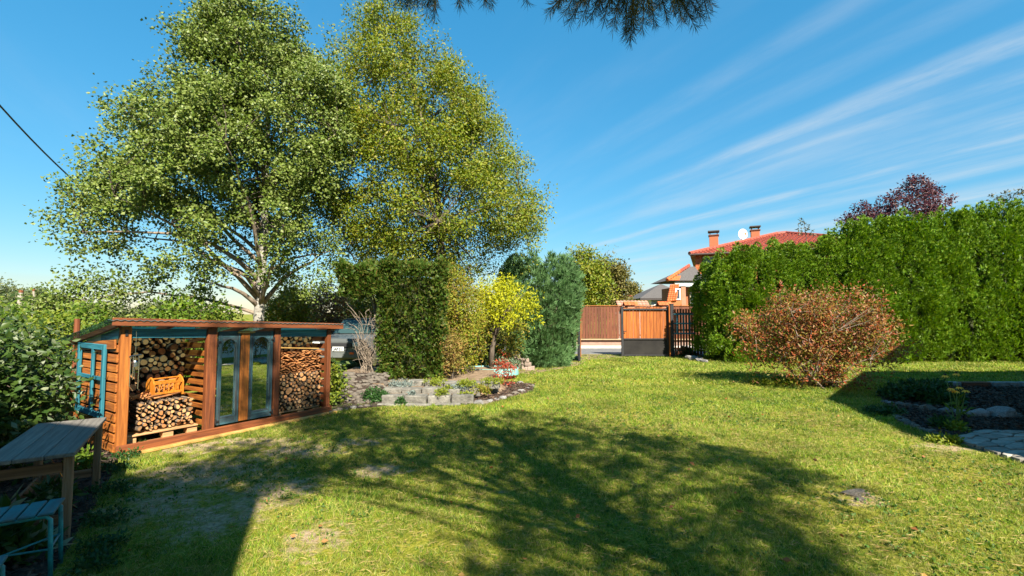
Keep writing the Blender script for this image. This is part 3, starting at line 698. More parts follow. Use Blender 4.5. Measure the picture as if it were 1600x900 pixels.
# the houses whose shade lies over the left corner and the flower bed (outside the frame)
def shade_house(name, label, poly, h, wallmat, win):
    t = empty(name, (0, 0, 0), label, 'house'); k = len(poly)
    b = MB(); b.add([(x, y, 0) for x, y in poly] + [(x, y, h) for x, y in poly], [tuple(range(k, 2 * k))] + [(i, (i + 1) % k, (i + 1) % k + k, i + k) for i in range(k)]); b.build('wall', wallmat, t)
    cx, cy = sum(p[0] for p in poly) / k, sum(p[1] for p in poly) / k
    b = MB(); b.add([(x, y, h + .002) for x, y in poly] + [(cx + (x - cx) * .25, cy + (y - cy) * .25, h + 1.1) for x, y in poly], [tuple(range(k, 2 * k))] + [(i, (i + 1) % k, (i + 1) % k + k, i + k) for i in range(k)]); b.build('roof', redtile, t)
    for c, w_, h_, nx in win: window(t, c, w_, h_, nx)
    return t
shade_house('house', 'white rendered house standing right of the flower bed', [(9.4, -3), (18, -3), (18, 8.46), (12.5, 8.46), (8.44, 4.1), (7.7, 1.3), (8.35, .4)], 4.9, white, [])
gh = empty('house', (0, 0, 0), 'white gabled house at the near end of the lawn', 'house')
q = MB(); q.prism([(-9.4, 0), (.37, 0), (.37, 6.0), (-4.5, 7.6), (-9.4, 6.0)], 6, (0, -5, 0), (1, 0, 0), (0, 0, 1)); q.build('wall', white, gh)
q = MB(); q.bar((.37, -5, 6.06), (-4.5, -5, 7.66), 6, .1); q.bar((-9.4, -5, 6.06), (-4.5, -5, 7.66), 6, .1); q.build('roof', redtile, gh)
window(gh, (-2.5, -1.98, 2.0), 1.2, 1.3, 0); window(gh, (-5.5, -1.98, 2.0), 1.2, 1.3, 0)

# ------------------------------------------------------------------ wood shed
SRZ = math.atan2(SHED_E.y, SHED_E.x)
SM = Matrix.Translation(SHED_O) @ Matrix.Rotation(SRZ, 4, 'Z')
def fu(px):
    s = ray(px, 500); s = s.x / s.y
    return (s * SHED_O.y - SHED_O.x) / (SHED_E.x - s * SHED_E.y)
U0, U1, U2, U3 = 0.0, fu(331), fu(432.5), fu(513)
LZ = lambda u: 1.545 - .035 * u                # underside of the front of the roof
SDEP = 1.42
shed = empty('wood_shed', SHED_O, 'long low orange stained wood shed with two teal mirror doors', 'wood shed', rz=SRZ)
for u, wd_, mt in ((U0, .105, 'owz'), (U1, .125, 'odz'), (U2, .10, 'odz'), (U3, .07, 'odz')):
    q = MB(); q.box((u, 0, LZ(u) / 2 + .01), (wd_, .09, LZ(u) - .02), .006); q.build('post', M[mt], shed)
for u in (U0 + .02, U1, U2, U3):
    q = MB(); q.box((u, SDEP - .04, .64), (.08, .08, 1.26), .005); q.build('post', M['odz'], shed)
q = MB(); q.bar((U0 - .06, -.065, .065), (U3 + .05, -.065, .065), .035, .13, b=.005); q.build('sill_beam', M['odx'], shed)
q = MB(); q.bar((U0 + .0, -.125, .022), (U3 + .1, -.12, .022), .075, .035, b=.005); q.build('kick_board', M['straw'], shed)
q = MB(); q.bar((U0 - .17, -.135, LZ(-.17) + .055), (U3 + .2, -.135, LZ(U3 + .2) + .04), .03, .095, b=.004); q.build('fascia', M['odx'], shed)
for u0, u1 in ((U0 + .055, U1 - .065), (U2 + .05, U3 - .035)):
    q = MB(); q.bar((u0, .0, LZ(u0) - .085), (u1, .0, LZ(u1) - .085), .025, .115, b=.004); q.build('teal_board', M['tealx'], shed)
    q = MB(); q.bar((u0, .34, LZ(u0) - .05), (u1, .34, LZ(u1) - .05), .025, .08, b=.004); q.build('teal_board', M['tealx'], shed)
SL = -.155                                       # roof falls to the back
for i, u in enumerate((U0 - .10, .45, U1, 1.4, U2, U3 + .08)):
    q = MB(); q.bar((u, -.115, LZ(u) + .025), (u, SDEP + .28, LZ(u) + .025 + SL * (SDEP + .46)), .045, .06, b=.003); q.build('rafter', M['ody'], shed)
# corrugated roof sheets
q = MB(); nx = 176; xs = [U0 - .22 + (U3 + .44 - U0) * i / nx for i in range(nx + 1)]
rows = [(-.165, 0), (SDEP + .34, 1)]
vs = []
for y, _ in rows:
    for i, x in enumerate(xs):
        vs.append((x, y, LZ(x) + .088 + SL * (y + .235) + .007 * math.sin(i * math.pi / 2 + .6)))
for y, _ in rows:
    for i, x in enumerate(xs):
        vs.append((x, y, LZ(x) + .082 + SL * (y + .235) + .007 * math.sin(i * math.pi / 2 + .6)))
n1 = nx + 1; fs = [(i, i + 1, n1 + i + 1, n1 + i) for i in range(nx)] + [(2 * n1 + i, 3 * n1 + i, 3 * n1 + i + 1, 2 * n1 + i + 1) for i in range(nx)]
fs += [(i, 2 * n1 + i, 2 * n1 + i + 1, i + 1) for i in range(nx)] + [(n1 + i, n1 + i + 1, 3 * n1 + i + 1, 3 * n1 + i) for i in range(nx)]
rsm, t_, p_, out_ = newmat('translucent corrugated sheet')
p_.inputs['Base Color'].default_value = (.16, .26, .30, 1); p_.inputs['Roughness'].default_value = .4
tp = nd(t_, 'ShaderNodeBsdfTransparent'); tp.inputs[0].default_value = (.62, .78, .78, 1); mxs = nd(t_, 'ShaderNodeMixShader'); mxs.inputs[0].default_value = .62
t_.links.new(p_.outputs[0], mxs.inputs[1]); t_.links.new(tp.outputs[0], mxs.inputs[2]); t_.links.new(mxs.outputs[0], out_.inputs[0])
q.add(vs, fs); q.build('roof_sheet', rsm, shed)
# left end wall: slats with ragged ends
z = .05; i = 0
while z < 1.24:
    h = rnd.uniform(.085, .10); e = rnd.uniform(1.40, 1.50)
    q = MB(); q.bar((U0 - .062, .0, z + h / 2), (U0 - .062, e, z + h / 2 - rnd.uniform(-.004, .012)), .02, h, b=.003); q.build('slat', M['owy'], shed); z += h + rnd.uniform(.016, .032)
q = MB(); q.bar((U0 - .085, .02, 1.33), (U0 - .085, 1.5, 1.25), .022, .11, b=.004); q.build('top_rail', M['owy'], shed)
q = MB(); q.prism([(.02, 1.40), (.62, 1.36), (.62, 1.43), (.02, 1.525)], .012, (U0 - .05, 0, 0), (0, 1, 0), (0, 0, 1)); q.build('gable_panel', M['tealy'], shed)
q = MB(); q.prism([(.62, 1.33), (1.4, 1.20), (1.4, 1.30), (.62, 1.43)], .012, (U0 - .05, 0, 0), (0, 1, 0), (0, 0, 1)); q.build('gable_panel', surf('pale green board', [(.25, .30, .22), (.40, .44, .34)], 5, 5, .7, .1), shed)
for uu in (U1 - .01, U2 + .0):
    z = .16
    while z < 1.38:
        h = rnd.uniform(.055, .078)
        q = MB(); q.bar((uu, .05, z + h / 2), (uu, SDEP - .1, z + h / 2 - .02), .02, h, b=.003); q.build('slat', M['owy'], shed); z += h + rnd.uniform(.035, .05)
z = .1
while z < 1.22:
    h = rnd.uniform(.08, .10)
    q = MB(); q.bar((U0 + .02, SDEP + .01, z + h / 2), (U3, SDEP + .01, z + h / 2), .02, h, b=.003); q.build('slat', M['odx'], shed); z += h + rnd.uniform(.02, .045)
z = .14
while z < 1.28:
    q = MB(); q.bar((U3 + .0, .06, z), (U3 + .0, SDEP, z - .02), .02, .085, b=.003); q.build('slat', M['ody'], shed); z += .125
# mirror doors with arched openings
M['bluewood_x'] = wood('weathered blue grey paint along', [(.04, .032, .026), (.03, .05, .058), (.03, .085, .105), (.06, .13, .155)], 0, .65, .2)
M['bluewood_z'] = wood('weathered blue grey paint upright', [(.04, .032, .026), (.03, .05, .058), (.03, .085, .105), (.06, .13, .155)], 2, .65, .2)
def door(u0, u1):
    w_ = u1 - u0; zb, zt = .145, 1.485 - .035 * u0; st = .052
    root = obj('mirror_door', None, shed); root.location = (u0, -.012, 0); root['label'] = 'weathered teal framed arched mirror door'
    for x in (st / 2, w_ - st / 2):
        q = MB(); q.box((x, 0, (zb + zt) / 2), (st - .002, .032, zt - zb), .004); q.build('stile', M['bluewood_z'], root)
    q = MB(); q.box((w_ / 2, 0, zb + .055), (w_ - 2 * st, .03, .11), .004); q.build('bottom_rail', M['bluewood_x'], root)
    sp = zt - .225
    r_ = (w_ - 2 * st) / 2; hh = min(r_ * 1.15, .14)
    arch = [(st + r_ - r_ * math.cos(a * math.pi / 12), sp + hh * math.sin(a * math.pi / 12)) for a in range(13)]
    q = MB(); q.prism(arch + [(w_ - st, zt), (st, zt)], .03, (0, 0, 0), (1, 0, 0), (0, 0, 1)); q.build('arched_top_rail', M['bluewood_x'], root)
    q = MB(); q.box((w_ / 2, .024, (zb + zt) / 2 + .02), (w_ - .03, .006, zt - zb - .08)); q.build('mirror', M['mirror'], root)
    return root
d1a, d1b, d2a, d2b = fu(341.5), fu(375.5), fu(390.5), fu(426.5)
for (a, b_), hs in (((d1a, d1b), -1), ((d2a, d2b), 1)):
    rt = door(a, b_)
    for z in (.2, 1.30):
        q = MB(); x = .0 if hs < 0 else b_ - a
        q.box((x + hs * .005, -.022, z), (.075, .012, .03), .003); q.tube([(x + hs * .012, -.028, z - .04), (x + hs * .012, -.028, z + .04)], .009, 6); q.build('hinge', M['iron'], rt)
q = MB(); q.box(((d1b + d2a) / 2, -.01, .80), (d2a - d1b - .012, .05, 1.30), .005); q.build('centre_plank', M['owz'], shed)
q = MB(); q.bar((d1b - .05, -.045, 1.43), (d2a + .06, -.045, 1.425), .018, .025, b=.003); q.build('turn_button', M['straw'], shed)
for xx_ in (U0,):
    q = MB(); q.box((xx_, -.05, LZ(0) - .08), (.03, .008, .08), .002); q.build('bracket', M['iron'], shed)

def topw(name, me, loc, rz, label, cat, group, scale=(1, 1, 1), tilt=0.):
    o = bpy.data.objects.new(name, me); COL.objects.link(o)
    o.matrix_world = SM @ Matrix.Translation(loc) @ Matrix.Rotation(rz, 4, 'Z') @ Matrix.Rotation(tilt, 4, 'Y') @ Matrix.Diagonal((*scale, 1))
    return tag(o, label, cat, group)
# pallets
def pallet(u0, u1, lab, zb=.012):
    t = empty('pallet', SM @ Vector(((u0 + u1) / 2, .62, zb)), lab, 'pallet', 'pallets under the firewood', SRZ)
    w_ = u1 - u0
    for y in (-.46, -.23, 0, .23, .46):
        q = MB(); q.box((0, y, .118), (w_, .12, .02), .003); q.build('deck_board', M['strawx'], t)
    for x in (-w_ / 2 + .06, 0.06, w_ / 2 - .06):
        for y in (-.44, 0, .44):
            q = MB(); q.box((x, y, .062), (.12, .11, .085), .004); q.build('block', M['strawx'], t)
    for y in (-.46, .46):
        q = MB(); q.box((0, y, .008), (w_, .10, .016), .003); q.build('bottom_board', M['strawx'], t)
M['strawx'] = wood('pale pallet wood', [(.26, .13, .05), (.42, .23, .10), (.52, .32, .15)], 0, .7, .15)
pallet(U0 + .08, U1 - .08, 'wooden pallet under the branch wood in the left bay', .062)
o_ = pallet(U2 + .07, U3 - .06, 'wooden pallet under the round logs in the right bay')

def logmesh(seed, n=11, ln=.36, irr=.10, r=.05):
    rs = random.Random(seed); ph = [rs.uniform(0, 6.28) for _ in range(3)]
    prof = [r * (1 + irr * math.sin(2 * math.pi * k / n * 2 + ph[0]) * .6 + irr * math.sin(2 * math.pi * k / n * 3 + ph[1]) * .5 + rs.uniform(-irr, irr) * .3) for k in range(n)]
    q = MB()
    for y, s in ((-.002, .84), (0, .985), (.006, 1.), (ln, .97)):
        for k in range(n):
            a = 2 * math.pi * k / n; q.v.append((prof[k] * s * math.cos(a), y + 0, prof[k] * s * math.sin(a)))
    for j in (0, 1, 2):
        for k in range(n): q.f.append((j * n + k, j * n + (k + 1) % n, (j + 1) * n + (k + 1) % n, (j + 1) * n + k)); q.m.append(0)
    q.f.append(tuple(range(n))); q.m.append(1); q.f.append(tuple(range(3 * n, 4 * n))[::-1]); q.m.append(1)
    me = q.mesh('firewood_log', [M['bark'], M['cut']])
    for p in me.polygons:
        if p.material_index == 0: p.use_smooth = True
    me.flip_normals() if me.polygons[-1].normal.y < 0 else None
    return me
LOGS = [logmesh(s) for s in range(8)]; LOGS2 = [logmesh(40 + s, 10, .36, .24) for s in range(6)]
def splitmesh(seed):
    rs = random.Random(seed); k = rs.choice((3, 4, 4, 5)); q = MB(); r = .03
    asp = rs.uniform(.2, .5)
    poly = [(r * math.cos(2 * math.pi * i / k + rs.uniform(-.3, .3)), r * asp * math.sin(2 * math.pi * i / k + rs.uniform(-.3, .3))) for i in range(k)]
    q.prism(poly, .34, (0, .17, 0), (1, 0, 0), (0, 0, 1)); return q.mesh('split_piece', M['split'])
SPL = [splitmesh(90 + s) for s in range(9)]
def drop(u0, u1, z0, zmax, radii, placed=None, tries=60):
    pl = list(placed or []); out = []
    for r in radii:
        best = None
        for _ in range(tries):
            u = rnd.uniform(u0 + r, u1 - r); zz_ = z0 + r
            for (a, b_, c) in pl:
                s = r + c; d = abs(u - a)
                if d < s: zz_ = max(zz_, b_ + math.sqrt(s * s - d * d))
            if best is None or zz_ < best[1]: best = (u, zz_)
        if best[1] + r > zmax: continue
        pl.append((best[0], best[1], r)); out.append((best[0], best[1], r))
    return out, pl
# left bay: thick round logs stacked at the back
rad = [rnd.choice((.036, .042, .05, .056, .062, .03, .026)) for _ in range(190)]
back, _ = drop(U0 + .06, U1 - .07, .198, 1.40, rad)
for u, z, r in back:
    if z < .42 and u > U0 + .24: continue_ok = True
    else: continue_ok = False
    topw('firewood_log', rnd.choice(LOGS), (u, .60 + rnd.uniform(-.035, .035), z), rnd.uniform(-.06, .06), 'thick round log in the tall stack at the back of the left bay', 'log', 'round logs stacked at the back of the left bay', (r / .053, 1.2, r / .053), rnd.uniform(0, 6.28))
# left bay: crooked branch wood heaped in front
rad = [rnd.choice((.016, .019, .022, .026, .030, .034)) for _ in range(190)]
heap, hpl = drop(U0 + .19, U1 - .12, .198, .58, rad, tries=40)
for u, z, r in heap:
    topw('branch_wood', rnd.choice(LOGS2), (u, .14 + rnd.uniform(-.03, .045), z), rnd.uniform(-.14, .14), 'thin crooked branch log in the sunlit low heap of the left bay', 'branch log', 'branch logs heaped at the front of the left bay', (r / .054, 1.15, r / .054 * rnd.uniform(.75, 1.)), rnd.uniform(0, 6.28))
for k in range(9):
    u = U0 + .14 + .035 * k + rnd.uniform(-.02, .02)
    q = MB(); p0 = Vector((u - .02, .16 + rnd.uniform(0, .1), .60 + rnd.uniform(0, .035))); p1 = p0 + Vector((.30, .12 + rnd.uniform(-.1, .1), .02 + rnd.uniform(-.01, .05))); pm = (p0 + p1) / 2 + Vector((0, 0, rnd.uniform(-.012, .012)))
    q.tube([p0, pm, p1], [.011, .013, .010], 7); me = q.mesh('stick', M['split'], True)
    topw('stick', me, (0, 0, 0), 0, 'loose pale stick lying across the top of the branch heap', 'stick', 'sticks lying on the branch heap')
# right bay: round logs, kindling above, a lath, then logs under the roof
rad = [rnd.choice((.014, .018, .022, .026, .030, .035, .024, .020)) for _ in range(175)]; rad[60] = .06; rad[30] = .045; rad[95] = .048; rad = [r * 1.12 for r in rad]
rb, rpl = drop(U2 + .06, U3 - .05, .142, .74, rad, tries=40)
for u, z, r in rb:
    topw('firewood_log', rnd.choice(LOGS + LOGS2), (u, .09 + rnd.uniform(-.025, .03), z), rnd.uniform(-.08, .08), 'pale round log in the lower half of the right bay', 'log', 'round logs filling the lower right bay', (r / .055, 1.4, r / .055), rnd.uniform(0, 6.28))
top = max(z for u, z, r in rb)
sp_, spl = drop(U2 + .06, U3 - .05, .60, 1.09, [rnd.uniform(.017, .024) for _ in range(240)], rpl, tries=30)
for u, z, r in sp_:
    topw('split_piece', rnd.choice(SPL), (u, .09 + rnd.uniform(-.03, .04), z), rnd.uniform(-.1, .1), 'thin split stick in the orange kindling layer of the right bay', 'kindling', 'split kindling stacked across the right bay', (r / .021, 1.4, r / .024), rnd.uniform(-.8, .8) + rnd.choice((0, 0, math.pi)))
q = MB(); q.bar((U2 + .05, .05, 1.165), (U3 - .12, .07, 1.105), .025, .018, b=.003); o = topw('lath', q.mesh('lath', M['straw']), (0, 0, 0), 0, 'pale lath lying slanted on top of the kindling in the right bay', 'lath', None)
rb2, _ = drop(U2 + .06, U3 - .12, 1.0, 1.40, [rnd.choice((.030, .036, .042, .026)) for _ in range(60)], [(a, b_, c) for a, b_, c in spl if b_ > .95], tries=40)
for u, z, r in rb2:
    topw('firewood_log', rnd.choice(LOGS), (u, .26 + rnd.uniform(-.03, .04), z), rnd.uniform(-.08, .08), 'round log in the shaded top row of the right bay', 'log', 'round logs on top of the kindling', (r / .05, 1., r / .05), rnd.uniform(0, 6.28))

# small orange doll cradle resting on the branch heap
cr = empty('doll_cradle', SM @ Vector((.56, .33, .60)), 'small orange wooden doll cradle with spindled sides on the branch heap', 'cradle', rz=SRZ + .12); cr.scale = (.87, .87, .87)
CW = wood('honey orange wood', [(.28, .085, .009), (.43, .145, .013), (.50, .19, .025)], 2, .5, .05, bump=.1)
for x in (-.20, .20):
    q = MB(); q.prism([(-.11, .0), (.11, 0), (.105, .20), (.07, .26), (0, .30), (-.07, .26), (-.105, .20)], .022, (x, 0, .0), (0, 1, 0), (0, 0, 1)); q.build('end_board', CW, cr)
for y in (-.10, .10):
    for z in (.055, .205):
        q = MB(); q.bar((-.19, y, z), (.19, y, z), .018, .032, b=.003); q.build('rail', CW, cr)
    for k in range(5):
        q = MB(); x = -.13 + .065 * k; q.tube([(x, y, .07), (x, y, .10), (x, y, .13), (x, y, .16), (x, y, .19)], [.008, .012, .008, .012, .008], 7); q.build('spindle', CW, cr)
q = MB(); q.bar((-.19, 0, .27), (.19, 0, .27), .02, .02, b=.003); q.build('top_rail', CW, cr)
q = MB(); q.box((0, 0, .03), (.39, .19, .015)); q.build('bottom', CW, cr)
# wind chime beside the left post
wc = empty('wind_chime', SM @ Vector((.09, -.06, 1.40)), 'thin silver wind chime hanging beside the left front post', 'wind chime', rz=SRZ)
q = MB(); q.tube([(0, 0, .08), (0, 0, -.50)], .003, 5); q.build('cord', M['chrome'], wc)
q = MB(); q.tube([(-.06, 0, -.22), (.06, 0, -.205)], .009, 6); q.build('crossbar', M['chrome'], wc)
q = MB(); q.tube([(0, 0, -.27), (0, 0, -.29), (0, 0, -.345)], [.012, .026, .028], 9); q.build('bell', M['chrome'], wc)
for k, (x, l_) in enumerate(((-.05, .26), (-.02, .18), (.035, .30))):
    q = MB(); q.tube([(x, .0, -.22), (x + .004, .0, -.30), (x + .002, 0, -.32 - l_)], [.003, .006, .006], 6); q.build('chime_tube', M['chrome'], wc)
# old teal window frame on the end wall
wf = empty('window_frame', SM @ Vector((-.105, .27, .42)), 'empty worn teal window frame leaning on the slatted end of the shed', 'window frame', rz=SRZ + R(90))
FW, FH = .98, .90
for x in (.035, FW - .035):
    q = MB(); q.box((x, 0, FH / 2), (.068, .035, FH), .004); q.build('stile', M['tealz'], wf)
for z in (.035, FH - .035):
    q = MB(); q.box((FW / 2, 0, z), (FW - .14, .033, .068), .004); q.build('rail', M['tealx'], wf)
q = MB(); q.box((FW / 2, .0, FH * .53), (FW - .13, .028, .045), .004); q.build('glazing_bar', M['tealx'], wf)
q = MB(); q.box((FW * .42, .003, FH / 2), (.06, .026, FH - .14), .004); q.build('glazing_bar', M['tealz'], wf)
# brown pole and a plank leaning behind the shed
pb = at(119, 560, 7.6)
q = MB(); q.tube([(pb.x, 7.6, 0), at(121, 498, 7.6)], [.05, .04], 8); tag(q.build('pole', M['odz']), 'dark brown pole standing upright behind the left end of the shed', 'pole')
q = MB(); q.bar((at(104, 655, 7.2).x, 7.2, .0), at(118, 585, 7.5), .10, .03, (1, 0, 0), .004); tag(q.build('plank', M['odz']), 'brown plank leaning against the pole behind the shed', 'plank')

# ------------------------------------------------------------------ table
TA = Vector((-.79, 1.17, 0)).normalized()
tb = empty('table', (-3.27, 3.51, 0), 'weathered grey narrow plank table on the mulch before the shed', 'table', rz=math.atan2(TA.y, TA.x))
TLn, TWd, TH = 1.42, .50, .665
pw_ = TWd / 3
for i in range(3):
    q = MB(); q.box((TLn / 2, pw_ * (i + .5), TH - .016), (TLn, pw_ - .003, .032), .005); q.build('plank', M['greyx'], tb)
LG = wood('brown grey leg wood', [(.10, .045, .018), (.20, .105, .05), (.28, .18, .11)], 2, .75, .1)
LGx = wood('brown grey rail wood', [(.10, .045, .018), (.19, .095, .045), (.26, .165, .10)], 0, .75, .1)
LGy = wood('brown grey end rail wood', [(.10, .045, .018), (.19, .095, .045), (.26, .165, .10)], 1, .75, .1)
for x in (.09, TLn - .10):
    for y in (.045, TWd - .045):
        q = MB(); q.box((x, y, (TH - .034) / 2), (.055, .055, TH - .036), .005); q.build('leg', LG, tb)
    q = MB(); q.box((x, TWd / 2, TH - .12), (.025, TWd - .15, .075), .004); q.build('end_rail', LGy, tb)
    q = MB(); q.box((x, TWd / 2, .16), (.025, TWd - .15, .075), .004); q.build('foot_rail', LGy, tb)
q = MB(); q.bar((.12, TWd - .05, .16), (TLn - .13, TWd - .05, .16), .025, .07, b=.004); q.build('foot_rail', LGx, tb)
q = MB(); q.tube([(.10, .05, .40), (TLn - .1, .4, .40)], .006, 6); q.build('brace_rod', M['chrome'], tb)

# turquoise benches
def bench():
    t = empty('bench', (-2.92, 3.02, 0), 'worn turquoise slatted garden bench with bent steel legs beside the table', 'bench', 'turquoise benches', math.atan2(-.55, -.83))
    H_, D_ = .435, .29
    for i in range(6):
        q = MB(); q.box((.045 + i * .088, -D_ / 2, H_ - .009), (.078, D_, .018), .005); q.build('slat', surf('worn turquoise slats', [(.075, .075, .06), (.03, .10, .11), (.02, .15, .165), (.08, .085, .07)], 9, 6, .6, .2, 30, (1, .2, 1), objvar=.12), t)
    for y in (-.02, -D_ + .02):
        for x, s in ((.025, 1), (.50, -1)):
            q = MB(); q.tube([(x + .10 * s, y, H_ - .025), (x + .02 * s, y, H_ - .026), (x - .002 * s, y, H_ - .05), (x - .008 * s, y, H_ - .2), (x - .016 * s, y, .0)], .0125, 8); q.build('leg', M['turq'], t, True)
        q = MB(); q.tube([(.10, y, H_ - .025), (.44, y, H_ - .025)], .0125, 8); q.build('seat_rail', M['turq'], t, True)
    for x in (.02, .505):
        q = MB(); q.tube([(x, -.02, .20), (x, -D_ + .02, .20)], .007, 6); q.build('stretcher', M['turq'], t)
    for y0 in (-.02, -D_ + .02):
        q = MB(); q.tube([(.02, y0, .20), (.27, -D_ / 2, .17)], .006, 6); q.build('brace', M['turq'], t)
    return t
bn = bench()
b2 = copy_tree(bn); b2.location = (-2.475, 2.27, 0); b2.rotation_euler.z += .05
b2['label'] = 'turquoise bench of which only one corner shows at the lower left corner of the picture'

# ------------------------------------------------------------------ stones
def rockmesh(seed, mat, flat=.6, name='stone', ang=.30):
    import bmesh
    bm = bmesh.new(); bmesh.ops.create_icosphere(bm, subdivisions=2, radius=1)
    for v in bm.verts:
        n = mnoise.noise(v.co * 1.1 + Vector((seed * 3.1, 0, 0))) * ang * 1.6 + mnoise.noise(v.co * 2.6 + Vector((0, seed, 0))) * ang * .7
        v.co *= 1 + n; v.co = Vector([math.copysign(abs(c) ** .75, c) for c in v.co]); v.co.z *= flat
    me = bpy.data.meshes.new(name); bm.to_mesh(me); bm.free(); me.materials.append(mat); return me
RK = [rockmesh(s, M['stone']) for s in range(6)]; RP = [rockmesh(20 + s, M['palestone'], .62) for s in range(5)]
def rock(x, y, z, sx, sy, sz, rz, label, group, parent=None, pale=False, name='stone'):
    o = obj(name, rnd.choice(RP if pale else RK), parent); o.location = (x, y, z); o.scale = (sx, sy, sz / .6); o.rotation_euler = (rnd.uniform(-.15, .15), rnd.uniform(-.15, .15), rz)
    if label: tag(o, label, 'stone', group)
    return o
# stepped wall of concrete blocks round the raised bed
rw = empty('retaining_wall', (0, 0, 0), 'low stepped wall of grey concrete blocks before the raised bed', 'retaining wall')
def course(x0, x1, y0, y1, z0, h, dep, wid):
    n = max(1, round((x1 - x0) / wid)); st = (x1 - x0) / n
    for i in range(n):
        f = (i + .5) / n; q = MB(); ww = st * rnd.uniform(.93, .985)
        q.box((x0 + st * (i + .5), y0 + (y1 - y0) * f - .12 * math.sin(f * math.pi) + rnd.uniform(-.02, .02), z0 + h / 2 + rnd.uniform(-.008, .008)), (ww, dep, h), .018, rz=math.atan2(y1 - y0, x1 - x0) + rnd.uniform(-.05, .05), jit=.006)
        q.build('block', M['block'], rw)
def crow(pa, pb, zb, zt, Y0, Y1, wid):
    course(X(pa, Y0), X(pb, Y1), Y0, Y1, zb, zt - zb, .26, wid)
crow(601, 742, .0, .165, 8.95, 8.95, .40)
crow(603, 752, .07, .235, 9.35, 9.30, .42)
crow(640, 782, .15, .315, 9.75, 9.62, .40)
course(X(592, 8.7), X(722, 8.72), 8.72, 8.74, -.02, .06, .12, .5)
ep = MB(); ep.add([(-2.6, 9.0, .14), (-.72, 9.0, .14), (-.6, 9.4, .14), (-2.7, 9.4, .14)], [(0, 1, 2, 3)]); ep.add([(-2.7, 9.38, .21), (-.6, 9.38, .21), (-.3, 9.75, .21), (-2.3, 9.8, .21)], [(0, 1, 2, 3)])
tag(ep.build('planting_soil', M['earth']), kind='structure')
# rubble slope at the left end
rub = empty('rubble_bank', (0, 0, 0), 'sloping bank of loose rubble stones right of the shed', 'rubble bank')
for k in range(190):
    px, f = rnd.uniform(533, 606), rnd.random()
    Y_ = 8.75 + f * 1.3; zc = .02 + .40 * f; x = X(px + f * 3 - 2, Y_)
    s = rnd.uniform(.035, .08); rock(x, Y_, zc, s, s * rnd.uniform(.6, 1), s * rnd.uniform(.3, .5), rnd.uniform(0, 3), None, None, rub)
q = MB(); q.add([(X(532, 8.7), 8.65, .0), (X(604, 8.7), 8.65, 0), (X(608, 10.1), 10.1, .42), (X(533, 10.1), 10.1, .42), (X(533, 10.1), 10.1, 0), (X(608, 10.1), 10.1, 0)], [(0, 1, 2, 3), (3, 2, 5, 4), (0, 3, 4), (1, 5, 2)]); q.build('bank_core', M['soil'], rub)
ORD = ('first', 'second', 'third', 'fourth', 'fifth', 'sixth', 'seventh', 'eighth', 'ninth', 'tenth', 'eleventh', 'twelfth', 'thirteenth', 'fourteenth', 'fifteenth')
def edge(pts, size, labels, group, pale, zb=.0):
    for i, (px, py) in enumerate(pts):
        p_ = gp(px, py); s = size * rnd.uniform(.32, .56)
        rock(p_.x, p_.y, zb + s * .25, s * rnd.uniform(.9, 1.3), s * .8, s * .66, rnd.uniform(-.4, .4), labels + ', ' + ORD[i] + ' from its left end', group, None, pale if not isinstance(pale, str) else rnd.random() < .5)
edge([(516, 646), (523, 643.5), (531, 641.5), (541, 640), (552, 638.5), (563, 637), (574, 636)], .11, 'weathered stone edging the soil between shed and block wall', 'stones between shed and block wall', 'mix')
edge([(726, 632), (737, 631), (748, 631), (757, 630.5), (765, 628.5), (775, 626), (785, 624), (795, 620), (805, 617), (815, 613.5), (824, 609), (831, 605), (823, 601.5), (812, 600)], .15, 'weathered stone edging the small bed with the red shrub', 'stones round the red shrub bed', 'mix')
edge([(1378, 616), (1384, 622), (1383, 629), (1391, 632)], .14, 'pale stone at the left tip of the flower bed', 'stones round the flower bed tip', True)
edge([(1405, 634), (1418, 636), (1432, 637)], .17, 'brownish stone in the inner row by the leafy ground cover', 'brown inner row stones', False)
BIG = [(1452, 643, .27, 'large brown boulder in the inner row of the flower bed', False), (1479, 646, .24, 'pale boulder in the inner row left of the yellow flowers', True), (1503, 648, .20, 'pale boulder in the inner row just behind the flower stems', True), (1531, 652, .30, 'broad pale boulder in the inner row right of the yellow flowers', True), (1566, 653, .40, 'largest pale boulder of the inner row, near the right edge', True), (1590, 654, .2, 'low grey boulder at the right end of the inner row', False)]
for px, py, s, lab, pl in BIG:
    p_ = gp(px, py); s *= .50; rock(p_.x, p_.y, s * .25, s, s * .7, s * .62, rnd.uniform(-.3, .3), lab, None, None, pl, 'boulder')
edge([(1401, 652), (1407, 656), (1414, 661), (1422, 665), (1431, 669), (1441, 673), (1453, 677), (1465, 681), (1476, 685)], .14, 'brown stone edging the front of the flower bed', 'stones along the front of the flower bed', False)
kx = [(1452, 1500), (1501, 1546), (1547, 1592), (1593, 1660)]
for i, (a, b_) in enumerate(kx):
    p_, p2 = gp(a, 605), gp(b_ - 2, 605)
    q = MB(); q.bar((p_.x, p_.y, .06), (p2.x, p2.y, .06), .16, .13, b=.012)
    tag(q.build('kerb_block', M['palestone'] if i != 1 else M['brownx']), ['pale stone block at the left end of the flower bed rear edge', 'brown timber block in the flower bed rear edge', 'pale stone block in the rear edge above the large boulders', 'pale stone block cut by the right edge of the picture'][i], 'edging block')
